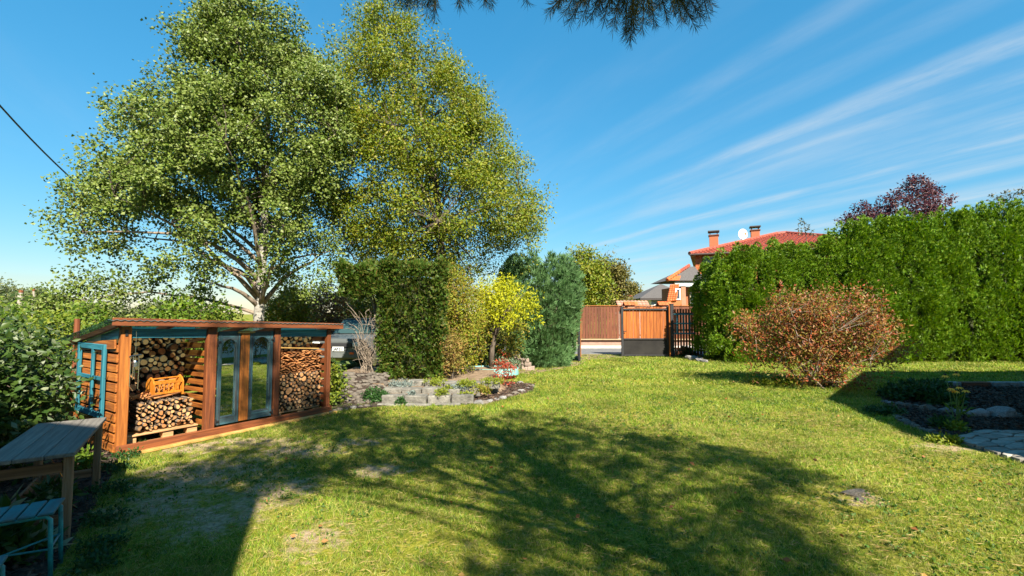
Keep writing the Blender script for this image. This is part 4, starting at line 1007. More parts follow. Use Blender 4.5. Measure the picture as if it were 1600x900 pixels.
# stone path of irregular flags
M['flag'] = surf('worn paving flags', [(.14, .125, .105), (.25, .225, .19), (.34, .31, .265)], 7, 7, .9, .6, 22, objvar=.22)
fp = tag(bpy.data.objects.new('stone_path', None), kind='structure'); COL.objects.link(fp)
A, B, C_, D = gp(1484, 688), gp(1625, 734), gp(1830, 690), gp(1530, 675)
sb = MB(); sb.add([(A.x - .02, A.y - .05, .006), (B.x, B.y - .06, .006), (C_.x, C_.y, .006), (D.x, D.y + .05, .006)], [(0, 1, 2, 3)]); sb.build('path_bed', M['earth'], fp)
def bil(s, t): return (A.lerp(B, s)).lerp(D.lerp(C_, s), t)
NS, NT = 7, 5
J = {(i, j): (min(1, max(0, i / NS + rnd.uniform(-.045, .045))), min(1, max(0, j / NT + rnd.uniform(-.06, .06)))) for i in range(NS + 1) for j in range(NT + 1)}
for i in range(NS):
    for j in range(NT):
        cs = [bil(*J[k]) for k in ((i, j), (i + 1, j), (i + 1, j + 1), (i, j + 1))]; c_ = sum(cs, Vector()) / 4; h = rnd.uniform(.035, .055)
        cs = [c_ + (p_ - c_) * .93 for p_ in cs]
        # cut the corners so that every flag has its own outline
        poly = []
        for k in range(4):
            p_, n_, pv = cs[k], cs[(k + 1) % 4], cs[k - 1]; f = rnd.uniform(.08, .24)
            poly += [p_.lerp(pv, f), p_.lerp(n_, f)]
        q = MB(); k = len(poly)
        q.add([(p_.x, p_.y, .007) for p_ in poly] + [(p_.x, p_.y, h - .006 + rnd.uniform(-.003, .003)) for p_ in poly] + [(c_.x + (p_.x - c_.x) * .94, c_.y + (p_.y - c_.y) * .94, h) for p_ in poly],
              [tuple(range(2 * k, 3 * k))] + [(r_ * k + a, r_ * k + (a + 1) % k, (r_ + 1) * k + (a + 1) % k, (r_ + 1) * k + a) for r_ in (0, 1) for a in range(k)])
        q.build('flagstone', M['flag'], fp)
# pale stone bedded in the lawn
p_ = gp(1338, 772); rock(p_.x, p_.y, .012, .14, .06, .022, .2, 'flat tan stone bedded in the lawn right of the big shade', None, None, False)
p_ = gp(1345, 781); rock(p_.x, p_.y, .008, .05, .04, .02, .9, 'small tan stone just below the flat stone in the lawn', None, None, False)
for i, (px, py, s) in enumerate(((1083, 562, .2), (1093, 564, .16), (1101, 566, .13), (1092, 557, .15))):
    p_ = gp(px, py); rock(p_.x, p_.y, s * .25, s * 1.2, s * .8, s * .5, i, ('second from left of the pale stones at the hedge foot beside the wicket', 'third from left of the pale stones at the hedge foot beside the wicket', 'rightmost pale stone at the hedge foot beside the wicket', 'rearmost pale stone at the hedge foot beside the wicket')[i], 'stones at the foot of the hedge', None, True)
# pile of old pavers by the juniper
pb = Vector((X(812, 14.0), 14.0, 0)); k = 0
names = {0: 'bottom', 1: 'second', 2: 'third', 3: 'top'}
for lv, xs_ in ((0, (-.30, -.08, .15, .36)), (1, (-.20, .02, .25)), (2, (-.24, -.02, .19)), (3, (-.08,))):
    for j, x in enumerate(xs_):
        q = MB(); q.box((0, 0, 0), (.20, .16, .115), .012, jit=.008); o = q.build('paver', M['brick'])
        o.location = (pb.x + x + rnd.uniform(-.02, .02), pb.y + rnd.uniform(-.03, .03), .06 + lv * .118); o.rotation_euler.z = rnd.uniform(-.15, .15)
        side = {4: ('leftmost', 'second from left', 'third from left', 'rightmost'), 3: ('left', 'middle', 'right'), 1: ('single',)}[len(xs_)][j]
        tag(o, f'old paver in the pile by the juniper, {side} in the {names[lv]} layer', 'paver', 'pavers piled by the juniper')
# round turquoise edging band round the yellow tree
ex, ey, er = X(768, 12.3), 12.3, .72
q = MB(); n = 40
for z in (.0, .40):
    for r_ in (er, er - .02):
        for a in range(n): q.v.append((ex + r_ * math.cos(2 * math.pi * a / n), ey + .62 * r_ * math.sin(2 * math.pi * a / n), .10 + z * .45))
for a in range(n):
    b_ = (a + 1) % n
    for f in ((a, b_, 2 * n + b_, 2 * n + a), (n + b_, n + a, 3 * n + a, 3 * n + b_), (2 * n + a, 2 * n + b_, 3 * n + b_, 3 * n + a)): q.f.append(f); q.m.append(0)
tag(q.build('edging_band', surf('faded turquoise band', [(.12, .33, .31), (.22, .46, .42)], 7, 5, .6, .1)), 'faded turquoise band edging the round bed under the yellow tree', 'edging')
q = MB(); q.v = [(ex + (er - .03) * math.cos(2 * math.pi * a / n), ey + .62 * (er - .03) * math.sin(2 * math.pi * a / n), .25) for a in range(n)]; q.f = [tuple(range(n))]; q.m = [0]
tag(q.build('round_bed', M['earth']), kind='structure')

# ------------------------------------------------------------------ parked car (front towards the garden)
CY = 13.2; cx = X(531, CY) - .1
car = empty('parked_car', (cx, CY, .0), 'pale silver car parked behind the bare twigs, number plate showing', 'car', rz=R(-6))
paint = plain('pale silver car paint', (.12, .13, .13), .3, .3)
blk = plain('black plastic', (.02, .02, .022), .6)
q = MB()
sec = [(0.02, .72, .42, .90), (.12, .80, .36, .98), (1.1, .83, .34, 1.06), (1.25, .84, .34, 1.08), (3.6, .84, .34, 1.10), (3.95, .80, .40, 1.08), (4.05, .72, .45, 1.0)]
for y, hw, zb_, zt_ in sec:
    q.v += [(-hw * .96, y, zb_), (-hw, y, (zb_ + zt_) / 2), (-hw * .95, y, zt_ - .05), (-hw * .82, y, zt_), (hw * .82, y, zt_), (hw * .95, y, zt_ - .05), (hw, y, (zb_ + zt_) / 2), (hw * .96, y, zb_)]
for i in range(len(sec) - 1):
    for k in range(8):
        a, b_ = i * 8 + k, i * 8 + (k + 1) % 8; q.f.append((a, b_, b_ + 8, a + 8)); q.m.append(0)
q.f += [tuple(range(8))[::-1], tuple(range(len(sec) * 8 - 8, len(sec) * 8))]; q.m += [0, 0]
q.build('body', paint, car)
cab = [(1.15, .74, 1.06), (1.75, .64, 1.52), (3.3, .64, 1.56), (3.85, .72, 1.08)]
q = MB(); q.add([(s * hw, y, z) for y, hw, z in cab for s in (-1, 1)], [(2, 3, 5, 4), (0, 2, 4, 6), (1, 7, 5, 3)], 0); q.build('cabin', paint, car)
q = MB(); q.add([(-.70, 1.17, 1.09), (.70, 1.17, 1.09), (.60, 1.72, 1.50), (-.60, 1.72, 1.50)], [(0, 1, 2, 3)]); q.build('windscreen', plain('windscreen glass', (.03, .06, .06), .22), car)
q = MB(); q.prism([(-.76, 0), (.76, 0), (.80, .09), (.78, .17), (-.78, .17), (-.80, .09)], .16, (0, .0, .46), (1, 0, 0), (0, 0, 1)); q.build('bumper', surf('grey bumper', [(.09, .10, .10), (.13, .14, .14)], 5, 3, .5, .05), car)
q = MB(); q.box((0, .0, .80), (.95, .03, .13), .01); q.build('grille', blk, car)
for s in (-1, 1):
    q = MB(); q.box((s * .60, .02, .82), (.24, .06, .14), .03); q.build('headlight', plain('headlight glass', (.6, .62, .62), .1), car)
    q = MB(); q.box((s * .52, -.085, .58), (.14, .02, .06), .012); q.build('indicator', plain('orange indicator lens', (.75, .10, .02), .25), car)
    for y in (.75, 3.2):
        q = MB(); q.tube([(s * .62, y, .32), (s * .84, y, .32)], .32, 20); wl = q.build('wheel', plain('tyre rubber', (.015, .015, .016), .85), car)
        q = MB(); q.tube([(s * .80, y, .32), (s * .85, y, .32)], .18, 14); q.build('rim', M['chrome'], wl)
    q = MB(); q.box((s * .88, 1.35, 1.14), (.16, .1, .12), .03); q.build('wing_mirror', blk, car)
q = MB(); q.box((.12, -.10, .70), (.34, .012, .13), .02); pl = q.build('number_plate', plain('white number plate', (.50, .51, .50), .5), car)
fc = bpy.data.curves.new('plate_text', 'FONT'); fc.body = 'JAP 21'; fc.size = .092; fc.align_x = 'CENTER'; fc.extrude = .001; fc.offset = .0035
to = bpy.data.objects.new('tmp', fc); COL.objects.link(to); bpy.context.view_layer.update()
me = bpy.data.meshes.new_from_object(to.evaluated_get(bpy.context.evaluated_depsgraph_get())); bpy.data.objects.remove(to)
me.materials.clear(); me.materials.append(plain('plate lettering', (.02, .03, .05), .5))
lt = obj('plate_lettering', me, pl); lt.location = (.12, -.1085, .665); lt.rotation_euler = (R(90), 0, 0)

# ------------------------------------------------------------------ poles and overhead cable
for px, py, Y_, r_, lab in ((32, 457, 24, .10, 'grey concrete post with a rusty head standing in the bushes far left'), (53, 455, 27, .06, 'thinner grey post standing in the bushes right of the thick one')):
    p_ = at(px, py, Y_); t = empty('utility_pole', (p_.x, Y_, 0), lab, 'pole')
    q = MB(); q.tube([(0, 0, 0), (0, 0, p_.z)], [r_ * 1.2, r_], 10); q.build('shaft', surf('grey concrete', [(.22, .19, .15), (.34, .30, .25)], 6, 5, .9, .2), t)
    q = MB(); q.tube([(0, 0, p_.z), (0, 0, p_.z + .12)], r_ * 1.15, 10); q.build('cap', M['odx'], t)
p0, p1 = at(-90, 62, 7.5), at(135, 300, 12.2)
q = MB(); q.tube([p0.lerp(p1, i / 10) + Vector((0, 0, -.12 * math.sin(i / 10 * math.pi))) for i in range(11)], .017, 6); tag(q.build('overhead_cable', blk), 'black overhead cable running down into the birch crown at upper left', 'cable')

# ------------------------------------------------------------------ vegetation
def polyline(p0, p1, sag=0., n=5, jit=.0):
    p0, p1 = Vector(p0), Vector(p1); L_ = (p1 - p0).length
    out = []
    for i in range(n + 1):
        f = i / n; p = p0.lerp(p1, f); p.z += sag * math.sin(f * math.pi) * L_
        if 0 < i < n: p += Vector((rnd.uniform(-1, 1), rnd.uniform(-1, 1), rnd.uniform(-1, 1))) * jit * L_
        out.append(p)
    return out
def tree(name, label, cat, base, trunk, prof, Y, nclump, per, lsize, mat, barkm, group=None, depth=.85, rc=.42, nlimb=16, extra=None, r0=.16, aspect=.62, droop=.35, second=None, zfork=(.2, .75), sparse=None, shell=.62, skip=None, limbm=None):
    """prof: (pixel row, left, right) outline of the crown at depth Y, revolved into a round crown"""
    t = empty(name, base, label, cat, group); B0 = Vector(base)
    pr = [(at(800, y, Y).z, at(l, y, Y).x, at(r, y, Y).x) for y, l, r in prof]; pr.sort()
    zs = np.array([p[0] for p in pr]); xl = np.array([p[1] for p in pr]); xr = np.array([p[2] for p in pr])
    cen = []; zmin, zmax = zs[0], zs[-1]
    wmax = (xr - xl).max()
    while len(cen) < nclump:
        z = rnd.uniform(zmin, zmax); l, r = np.interp(z, zs, xl), np.interp(z, zs, xr)
        if rnd.random() > (r - l) / wmax: continue
        if sparse and rnd.random() < sparse(z): continue
        a = rnd.uniform(0, 2 * math.pi); q = rnd.random() ** (.5 * shell) 
        hw = max(.05, (r - l) / 2 - rc * .45)
        lump = 1 + .30 * mnoise.noise(Vector((math.cos(a) * 2.2, math.sin(a) * 2.2, z * 1.1)))
        x = (l + r) / 2 + hw * q * math.cos(a) * min(1., lump); y = Y + hw * depth * q * math.sin(a)
        if mnoise.noise(Vector((x, y * .8, z * 1.3)) * 1.05 + Vector((17, 5, 3))) < -.16: continue      # hollows between the leafy boughs
        cen.append(Vector((x, y, z)))
    br = MB(); T = [Vector(p) for p in trunk]
    nt_ = len(T); br.tube([p - B0 for p in T], [r0 * (1 - .86 * i / (nt_ - 1)) * (1.25 if i == 0 else 1) for i in range(nt_)], 10)
    tl = [(T[i].lerp(T[i + 1], k / 6), r0 * (1 - .86 * (i + k / 6) / (nt_ - 1))) for i in range(nt_ - 1) for k in range(6)]
    # main limbs to far spread clumps, twigs from the limbs to the rest
    ends = [max(cen, key=lambda c: (c - T[-1]).length)]
    dd = [(c - ends[0]).length for c in cen]
    for _ in range(nlimb - 1):
        i = max(range(len(cen)), key=lambda k: dd[k]); ends.append(cen[i]); dd = [min(d, (c - cen[i]).length) for d, c in zip(dd, cen)]
    nodes = [(p, r) for p, r in tl[len(tl) // 4:]]
    lb = MB()
    for e in ends:
        zt = B0.z + (e.z - B0.z) * rnd.uniform(.55, .8)
        p0, rr = min(tl, key=lambda q: abs(q[0].z - max(zt - .12 * (e - q[0]).length, T[0].z + zfork[0] * (T[-1].z - T[0].z))))
        pl = polyline(p0, e, .10, 6, .025); rads = [max(.012, rr * .55 * (1 - .85 * i / 6)) for i in range(7)]
        lb.tube([p - B0 for p in pl], rads, 6); nodes += list(zip(pl[1:], rads[1:]))
    NP = np.array([n_[0] for n_ in nodes])
    tw_ = MB()
    for c in cen:
        dv = NP - np.array(c); k = int(np.argmin((dv ** 2).sum(1) + np.where(dv[:, 2] > .1, .8, 0)))
        tw_.tube([p - B0 for p in polyline(NP[k], c, .05, 2, .06)], [min(.016, nodes[k][1] * .8), .009, .004], 4, cap=False)
    if second: 
        br.tube([Vector(p) - B0 for p in second], [.055, .05, .045, .03][:len(second)], 8)
    if extra:
        for pts, cl, r_ in extra:
            lb.tube([Vector(p) - B0 for p in pts], [r_ * (1 - .8 * i / (len(pts) - 1)) for i in range(len(pts))], 6)
            for c in cl:
                cen.append(Vector(c)); q0 = min(pts, key=lambda p: (Vector(p) - Vector(c)).length)
                tw_.tube([Vector(q0) - B0, (Vector(q0) + Vector(c)) / 2 - B0 + Vector((0, 0, .04)), Vector(c) - B0], [.01, .007, .004], 4, cap=False)
    br.build('trunk', barkm, t, True); lb.build('limb', limbm or barkm, t, True); tag(tw_.build('twig', M['dbark'], t), kind='stuff')
    C_ = np.array(cen)
    sub = np.repeat(C_, 3, 0) + rng.normal(0, rc * .5, (len(C_) * 3, 3)) * np.array([1, 1, .8])
    vf = cloud(sub, rc * rng.uniform(.5, 1.0, len(sub)), per // 3, lsize, droop=droop, aspect=aspect)
    tag(foliage('crown', vf, mat, t, base), kind='stuff'); return t

poplar = leafmat('grey green poplar leaves', [(.055, .092, .013), (.095, .145, .018), (.145, .185, .034), (.19, .225, .065), (.08, .118, .014)], .22, .42, .35)
alder = leafmat('yellow green birch leaves', [(.072, .115, .008), (.122, .17, .012), (.172, .21, .018), (.225, .20, .022), (.095, .14, .010)], .32, .45, .4)
Yb = 12.
bb = at(405, 520, Yb); base = (bb.x, Yb, 0)
def q_(px, py, Y): return tuple(at(px, py, Y))
def pl_(pts, Y): return [q_(x, y, Y + dy) for x, y, dy in pts]
ex1 = (pl_([(407, 492, 0), (370, 480, -.1), (320, 467, -.3), (280, 463, -.5), (235, 456, -.8), (180, 460, -1), (130, 470, -1.2)], Yb),
       pl_([(75, 475, -1.3), (62, 488, -1.3), (85, 462, -1.2), (100, 470, -1.2), (110, 440, -1.2), (135, 462, -1.1), (150, 480, -1.1), (165, 440, -1), (190, 445, -.9), (200, 460, -.8), (215, 438, -.7), (205, 475, -.9), (245, 440, -.6), (262, 478, -.5), (300, 455, -.4)], Yb), .05)
ex2 = (pl_([(408, 440, 0), (370, 405, -.4), (330, 380, -.7), (270, 365, -1.), (200, 362, -1.3), (130, 362, -1.5)], Yb),
       pl_([(115, 330, -1.5), (105, 300, -1.5), (120, 345, -1.5), (100, 365, -1.5), (125, 300, -1.4), (150, 330, -1.4), (112, 290, -1.5), (150, 375, -1.4), (175, 350, -1.2), (150, 395, -1.4), (140, 355, -1.4), (170, 320, -1.3), (190, 380, -1.2)], Yb), .07)
ex3 = (pl_([(412, 470, 0), (385, 432, -.5), (345, 410, -.9), (300, 396, -1.2)], Yb), pl_([(290, 400, -1.2), (320, 420, -1), (270, 420, -1.2), (245, 412, -1.2), (300, 440, -.9)], Yb), .06)
ex4 = (pl_([(412, 430, 0), (450, 405, .3), (490, 397, .5), (520, 400, .6)], Yb), pl_([(470, 420, .4), (500, 430, .5), (515, 410, .5), (445, 445, .2), (480, 455, .4), (455, 470, .3)], Yb), .04)
tree('birch_tree', 'tall grey green birch with pale trunk rising behind the wood shed', 'tree', base,
     pl_([(402, 560, 0), (404, 500, 0), (408, 440, 0), (413, 360, 0), (416, 280, 0), (418, 200, 0), (420, 120, 0), (410, 40, 0), (405, 5, 0)], Yb)[0:0] + [base] + pl_([(404, 500, 0), (408, 440, 0), (413, 360, 0), (416, 280, 0), (418, 200, 0), (420, 120, 0), (410, 40, 0)], Yb),
     [(-18, 385, 412), (10, 352, 440), (35, 312, 462), (60, 298, 490), (100, 290, 520), (125, 280, 545), (150, 268, 550), (168, 300, 550), (195, 222, 552), (220, 200, 552), (240, 225, 552), (262, 178, 550), (290, 165, 548), (315, 150, 546), (345, 170, 545), (375, 190, 540), (400, 235, 530), (430, 270, 520), (455, 290, 500)],
     Yb, 580, 240, .070, poplar, M['trunk'], limbm=M['twig'], extra=[ex1, ex2, ex3, ex4], r0=.15, rc=.40, nlimb=22, aspect=.8, sparse=lambda z: .88 if z < 3.6 else (.62 if z < 4.5 else 0))
Ya = 14.6
ab = at(690, 520, Ya); base = (ab.x, Ya, 0)
tree('alder_tree', 'yellow green round crowned tree rising behind the clipped dark hedge', 'tree', base,
     [base] + pl_([(690, 450, 0), (688, 380, 0), (685, 310, 0), (672, 230, 0), (650, 150, 0), (625, 80, 0), (610, 40, 0)], Ya),
     [(14, 575, 625), (40, 548, 658), (75, 525, 672), (100, 515, 735), (125, 505, 760), (160, 495, 768), (190, 490, 782), (215, 490, 815), (240, 490, 835), (265, 490, 832), (290, 492, 848), (315, 492, 862), (345, 495, 878), (365, 505, 872), (385, 515, 850), (405, 520, 815), (430, 530, 790), (445, 540, 780)],
     Ya, 600, 240, .078, alder, M['dbark'], r0=.13, rc=.48, nlimb=22, aspect=.6, zfork=(.38, .9), second=[(X(697, Ya - .5), Ya - .5, 0), tuple(at(697, 450, Ya - .5)), tuple(at(693, 400, Ya - .4)), tuple(at(689, 330, Ya - .2))],
     sparse=lambda z: .6 if z < 3.6 else 0)

# thuja hedges
def sprays(pos, axis, L_, k=5, W=.2, droop=0.):
    n = len(pos); axis = unit(axis); tn = unit(np.cross(axis, rdir(n) * .8 + np.array([sdir.x, sdir.y, .3])))
    P_ = []; A_ = []; S_ = []
    for i in range(k):
        a = (i - (k - 1) / 2) * .42 + rng.normal(0, .12, n)
        d = axis * np.cos(a)[:, None] + tn * np.sin(a)[:, None]
        P_.append(pos); A_.append(d); S_.append(L_ * rng.uniform(.6, 1.15, n) * (1 - .12 * abs(i - (k - 1) / 2)))
    nf = np.concatenate([unit(np.cross(axis, tn)) + rdir(n) * .5] * k)
    return leafset(np.concatenate(P_), np.concatenate(A_), np.concatenate(S_), W, .08, side=nf)
def thuja_column(h, r, n, seed, L_=.15):
    """upright plumes of sprays packed on a tall cone, with dark gaps between them"""
    g_ = np.random.default_rng(seed); npl = 120
    zc = (np.arange(npl) + g_.random(npl)) / npl * h * .97; ac = g_.uniform(0, 2 * np.pi, npl)
    zc[-3:] = h * np.array([.93, .97, .95])
    prof = lambda z: r * np.clip(np.minimum(1.0, (h - z) / (h * .30) + .06), 0, 1) ** .75 * (0.85 + .15 * np.minimum(1, z / .5))
    k = n // npl; z0 = np.repeat(zc, k); a0 = np.repeat(ac, k); f = g_.random(npl * k) ** .8
    len_ = np.repeat(g_.uniform(.45, .85, npl), k); wid = .155 * np.sin(np.pi * np.clip(f * .85 + .15, 0, 1)) ** .7 + .02
    rc_ = prof(z0) * np.repeat(g_.uniform(.86, 1.10, npl), k) + f * .10
    th = g_.uniform(0, 2 * np.pi, npl * k)
    cx, cy = np.cos(a0), np.sin(a0)
    pos = np.stack([cx * rc_ + (cx * np.cos(th) - cy * np.sin(th)) * wid, cy * rc_ + (cy * np.cos(th) + cx * np.sin(th)) * wid, z0 - .1 + f * len_], 1)
    pos[:, 2] = np.abs(pos[:, 2])
    ax = np.stack([cx * .45 + np.cos(a0 + th) * .6, cy * .45 + np.sin(a0 + th) * .6, np.full(npl * k, 1.1)], 1) + g_.normal(0, .25, (npl * k, 3))
    return sprays(pos, ax, L_, 5, .24)
thuja = leafmat('bright green thuja sprays', [(.045, .115, .005), (.085, .175, .008), (.13, .22, .010), (.19, .255, .016), (.07, .145, .007), (.10, .19, .009)], .25, .5, .55, scale=1.6)
thuja.node_tree.nodes
thujad = leafmat('dark green thuja sprays', [(.020, .055, .006), (.038, .085, .008), (.06, .115, .011), (.09, .125, .016), (.14, .10, .025), (.035, .08, .008), (.05, .10, .009)], .25, .5, .5, scale=1.8)
core = surf('inner thuja twigs', [(.02, .026, .008), (.045, .05, .016)], 12, 5, .95, .5)
def shrub_core(h, r):
    q = MB(); q.tube([(0, 0, .05), (0, 0, h * .3), (0, 0, h * .68), (0, 0, h * .88)], [r * .3, r * .34, r * .28, r * .06], 9); return q.mesh('core', core, True)
hd = empty('thuja_hedge', (0, 0, 0), 'tall bright green thuja hedge along the right side of the lawn', 'hedge')
VAR = []
for s in range(4):
    h, r = 4.5, .66
    vf = thuja_column(h, r, 9000, s + 3, .115); VAR.append((np_mesh('foliage', vf[0], vf[1], thuja), shrub_core(h, r)))
HYr = 16.6
tops = [(1110, 408), (1125, 388), (1180, 377), (1225, 379), (1270, 375), (1320, 360), (1370, 345), (1420, 342), (1470, 338), (1510, 338), (1540, 318), (1580, 320), (1620, 306), (1680, 300), (1760, 300)]
def topz(x):
    pxs = [p[0] for p in tops]; zs = [at(p[0], p[1], HYr - .3).z for p in tops]; xs = [at(p[0], p[1], HYr - .3).x for p in tops]
    return float(np.interp(x, xs, zs))
x = X(1138, HYr); k = 0
while x < X(1760, HYr):
    fo, co = VAR[k % 4]; h = topz(x) + rnd.uniform(-.05, .50); sc_ = rnd.uniform(.92, 1.08)
    s_ = obj('thuja_shrub', None, hd); s_.location = (x, HYr + rnd.uniform(-.12, .12), 0); s_.rotation_euler.z = rnd.uniform(0, 6.28); s_.scale = (sc_, sc_, h / 5.0)
    tag(obj('foliage', fo, s_), kind='stuff'); obj('core', co, s_)
    if k == 0 :
        s2 = obj('thuja_shrub', None, hd); s2.location = (x - .05, HYr + 1.1, 0); s2.rotation_euler.z = 2; s2.scale = (.95, .95, (h - .2) / 5.0); tag(obj('foliage', VAR[2][0], s2), kind='stuff'); obj('core', VAR[2][1], s2)
    x += .66 + rnd.uniform(-.06, .06); k += 1

# clipped dark hedge on the raised bed
ch = empty('thuja_hedge', (0, 0, 0), 'dark clipped thuja hedge with a browned top behind the block wall', 'hedge')
def boxhedge(x0, x1, y0, y1, z0, z1, n, mat, name, L_=.11, lumpy=.10, sides='fltr'):
    fr = {'f': (x1 - x0) * (z1 - z0), 'l': (y1 - y0) * (z1 - z0), 'r': (y1 - y0) * (z1 - z0), 't': (x1 - x0) * (y1 - y0)}
    tot_ = sum(fr[s] for s in sides); P_ = []; A_ = []
    for s in sides:
        m = int(n * fr[s] / tot_); u, v = rng.random(m), rng.random(m); dpt = rng.random(m) ** 2 * .22
        if s == 'f': p = np.stack([x0 + u * (x1 - x0), y0 + dpt, z0 + v * (z1 - z0)], 1); nn = (0, -1, .6)
        elif s == 'l': p = np.stack([x0 + dpt, y0 + u * (y1 - y0), z0 + v * (z1 - z0)], 1); nn = (-1, 0, .6)
        elif s == 'r': p = np.stack([x1 - dpt, y0 + u * (y1 - y0), z0 + v * (z1 - z0)], 1); nn = (1, 0, .6)
        else: p = np.stack([x0 + u * (x1 - x0), y0 + v * (y1 - y0), z1 - dpt], 1); nn = (0, -.2, 1)
        lm = lumpy * (np.sin(p[:, 0] * 5 + p[:, 2] * 3) * np.sin(p[:, 2] * 4.3 + p[:, 1] * 4) + .5 * np.sin(p[:, 0] * 11 + p[:, 2] * 9))
        nv = np.array(nn, float); nv /= np.linalg.norm(nv); p = p + nv * lm[:, None]
        P_.append(p); A_.append(np.tile(nv, (m, 1)) + rng.normal(0, .45, (m, 3)))
    tag(foliage(name, sprays(np.concatenate(P_), np.concatenate(A_), L_, 5, .26), mat, ch), kind='stuff')
    q = MB(); q.box(((x0 + x1) / 2, (y0 + y1) / 2, (z0 + z1) / 2 - .1), (x1 - x0 - .5, y1 - y0 - .5, z1 - z0 - .4), .1); q.build('core', core, ch)
HX0, HX1 = X(592, 10), X(690, 10)
boxhedge(HX0, HX1, 10.0, 11.6, .2, at(640, 410, 10).z, 15000, thujad, 'foliage', .09)
boxhedge(X(528, 10), HX0 + .15, 10.0, 11.4, at(550, 462, 10).z, at(560, 412, 10).z, 6000, thujad, 'foliage', .095)
for k in range(9):
    q = MB(); x = HX0 - .05 + rnd.uniform(-.3, .12); y = 10.3 + rnd.uniform(0, .8)
    q.tube(polyline((x + .15, y, .2), (x + rnd.uniform(-.5, .1), y, at(560, 440, 10).z), 0, 4, .03), [.028, .024, .02, .016, .01], 6); q.build('stem', M['twig'], ch, True)

# generic shrubs: stems fan out to leaf clumps
def shrub(name, label, cat, cen, rad, nclump, per, lsize, mat, group=None, rc=.16, nstem=8, ground=None, barkm=None, aspect=.5, droop=.1, bottom=-.6, stem_r=.012, spread=.25, upward=0., shell=.5, kind=None, zclip=None, lump=.22):
    c = Vector(cen); g0 = Vector((c.x, c.y, 0 if ground is None else ground)); t = empty(name, g0, label, cat, group)
    cs = []; sd = rnd.uniform(0, 50)
    while len(cs) < nclump:
        d = Vector((rnd.gauss(0, 1), rnd.gauss(0, 1), rnd.gauss(0, 1))).normalized()
        if d.z < bottom: continue
        r_ = rnd.random() ** (shell * .66) * (1 + lump * mnoise.noise(d * 2.2 + Vector((sd, 0, 0))))
        p = Vector((c.x + d.x * rad[0] * r_, c.y + d.y * rad[1] * r_, c.z + d.z * rad[2] * r_))
        if p.z < g0.z + .02: continue
        cs.append(p)
    st = []
    for k in range(nstem):
        q = MB(); e = cs[k * max(1, len(cs) // nstem) % len(cs)]; a = rnd.uniform(0, 6.28)
        p0 = g0 + Vector((math.cos(a) * rad[0] * spread * rnd.random(), math.sin(a) * rad[1] * spread * rnd.random(), -.01))
        pl = polyline(p0, e, .06, 5, .03); rr = [stem_r * (1 - .75 * i / 5) for i in range(6)]
        q.tube([p - g0 for p in pl], rr, 6); q.build('stem', barkm or M['dbark'], t, True); st += pl[2:]
    if nstem:
        q = MB(); NP = np.array(st)
        for p in cs[::2]:
            k = int(np.argmin(((NP - np.array(p)) ** 2).sum(1))); q.tube([Vector(NP[k]) - g0, p - g0], [stem_r * .35, .002], 4, cap=False)
        tag(q.build('twig', barkm or M['dbark'], t), kind='stuff')
    vf = cloud(np.array(cs), rc * rng.uniform(.7, 1.2, len(cs)), per, lsize, droop=droop - upward, aspect=aspect)
    f = foliage('foliage', vf, mat, t, g0); tag(f, kind='stuff')
    return t
azal = leafmat('copper azalea leaves', [(.12, .045, .02), (.24, .08, .028), (.28, .115, .035), (.20, .15, .022), (.085, .13, .015), (.33, .05, .018), (.19, .075, .03), (.18, .06, .038), (.11, .15, .017), (.30, .16, .06)], .25, .45, .4, scale=2.2)
AZ = gp(1272, 604)
shrub('azalea_bush', 'wide copper and orange leaved bush standing alone on the lawn', 'bush', (AZ.x + .08, AZ.y, 1.22), (1.86, 1.1, 1.12), 540, 42, .075, azal, rc=.25, nstem=26, lump=.50, bottom=-.88, stem_r=.026, spread=.30, aspect=.38, barkm=M['twig'], shell=.7, upward=.3)
shrub('azalea_bush', 'small copper leaved sucker at the foot of the wide copper bush', 'bush', (gp(1305, 606).x, gp(1305, 606).y, .25), (.26, .2, .28), 40, 16, .075, azal, rc=.12, nstem=5, aspect=.4)

ygreen = leafmat('yellowing shrub leaves', [(.09, .13, .010), (.16, .19, .014), (.23, .24, .018), (.28, .17, .035), (.07, .115, .010)], .3, .5, .5, scale=2)
for i, (px, Y_, w_, z1, lab) in enumerate(((712, 10.9, .50, 2.65, 'yellow green shrub right against the clipped dark hedge'), (722, 11.4, .62, 2.6, 'yellow green shrub in the gap behind the yellow tree'), (770, 13.7, 1.0, 2.55, 'yellow green shrub between the yellow tree and the juniper'))):
    shrub('spirea_shrub', lab, 'shrub', (X(px, Y_), Y_, z1 * .55), (w_, .5, z1 * .5), 270, 26, .065, ygreen, 'yellow green shrubs behind the raised bed', rc=.17, nstem=8, ground=.1, bottom=-.95, aspect=.4, upward=.4)
pinkg = leafmat('reddish green shrub leaves', [(.12, .13, .02), (.28, .14, .05), (.30, .24, .06), (.14, .16, .02)], .3, .5, .4)
shrub('spirea_shrub', 'pinkish yellow shrub at the right foot of the clipped dark hedge', 'shrub', (X(706, 10.2), 10.2, .85), (.28, .25, .6), 90, 24, .06, pinkg, rc=.14, nstem=6, ground=.2, bottom=-.95, aspect=.4)
yel = leafmat('bright yellow leaves', [(.25, .27, .007), (.34, .35, .010), (.44, .42, .014), (.20, .25, .010)], .35, .5, .25, scale=2)
yt = shrub('yellow_tree', 'small bright yellow leaved tree in the round turquoise edged bed', 'tree', (X(784, 12.3), 12.3, at(785, 474, 12.3).z), (.86, .75, .66), 260, 18, .085, yel, rc=.19, nstem=0, aspect=.34, lump=.6, bottom=-.9, ground=.3)
yo = yt.location
q = MB(); tx = X(768, 12.3)
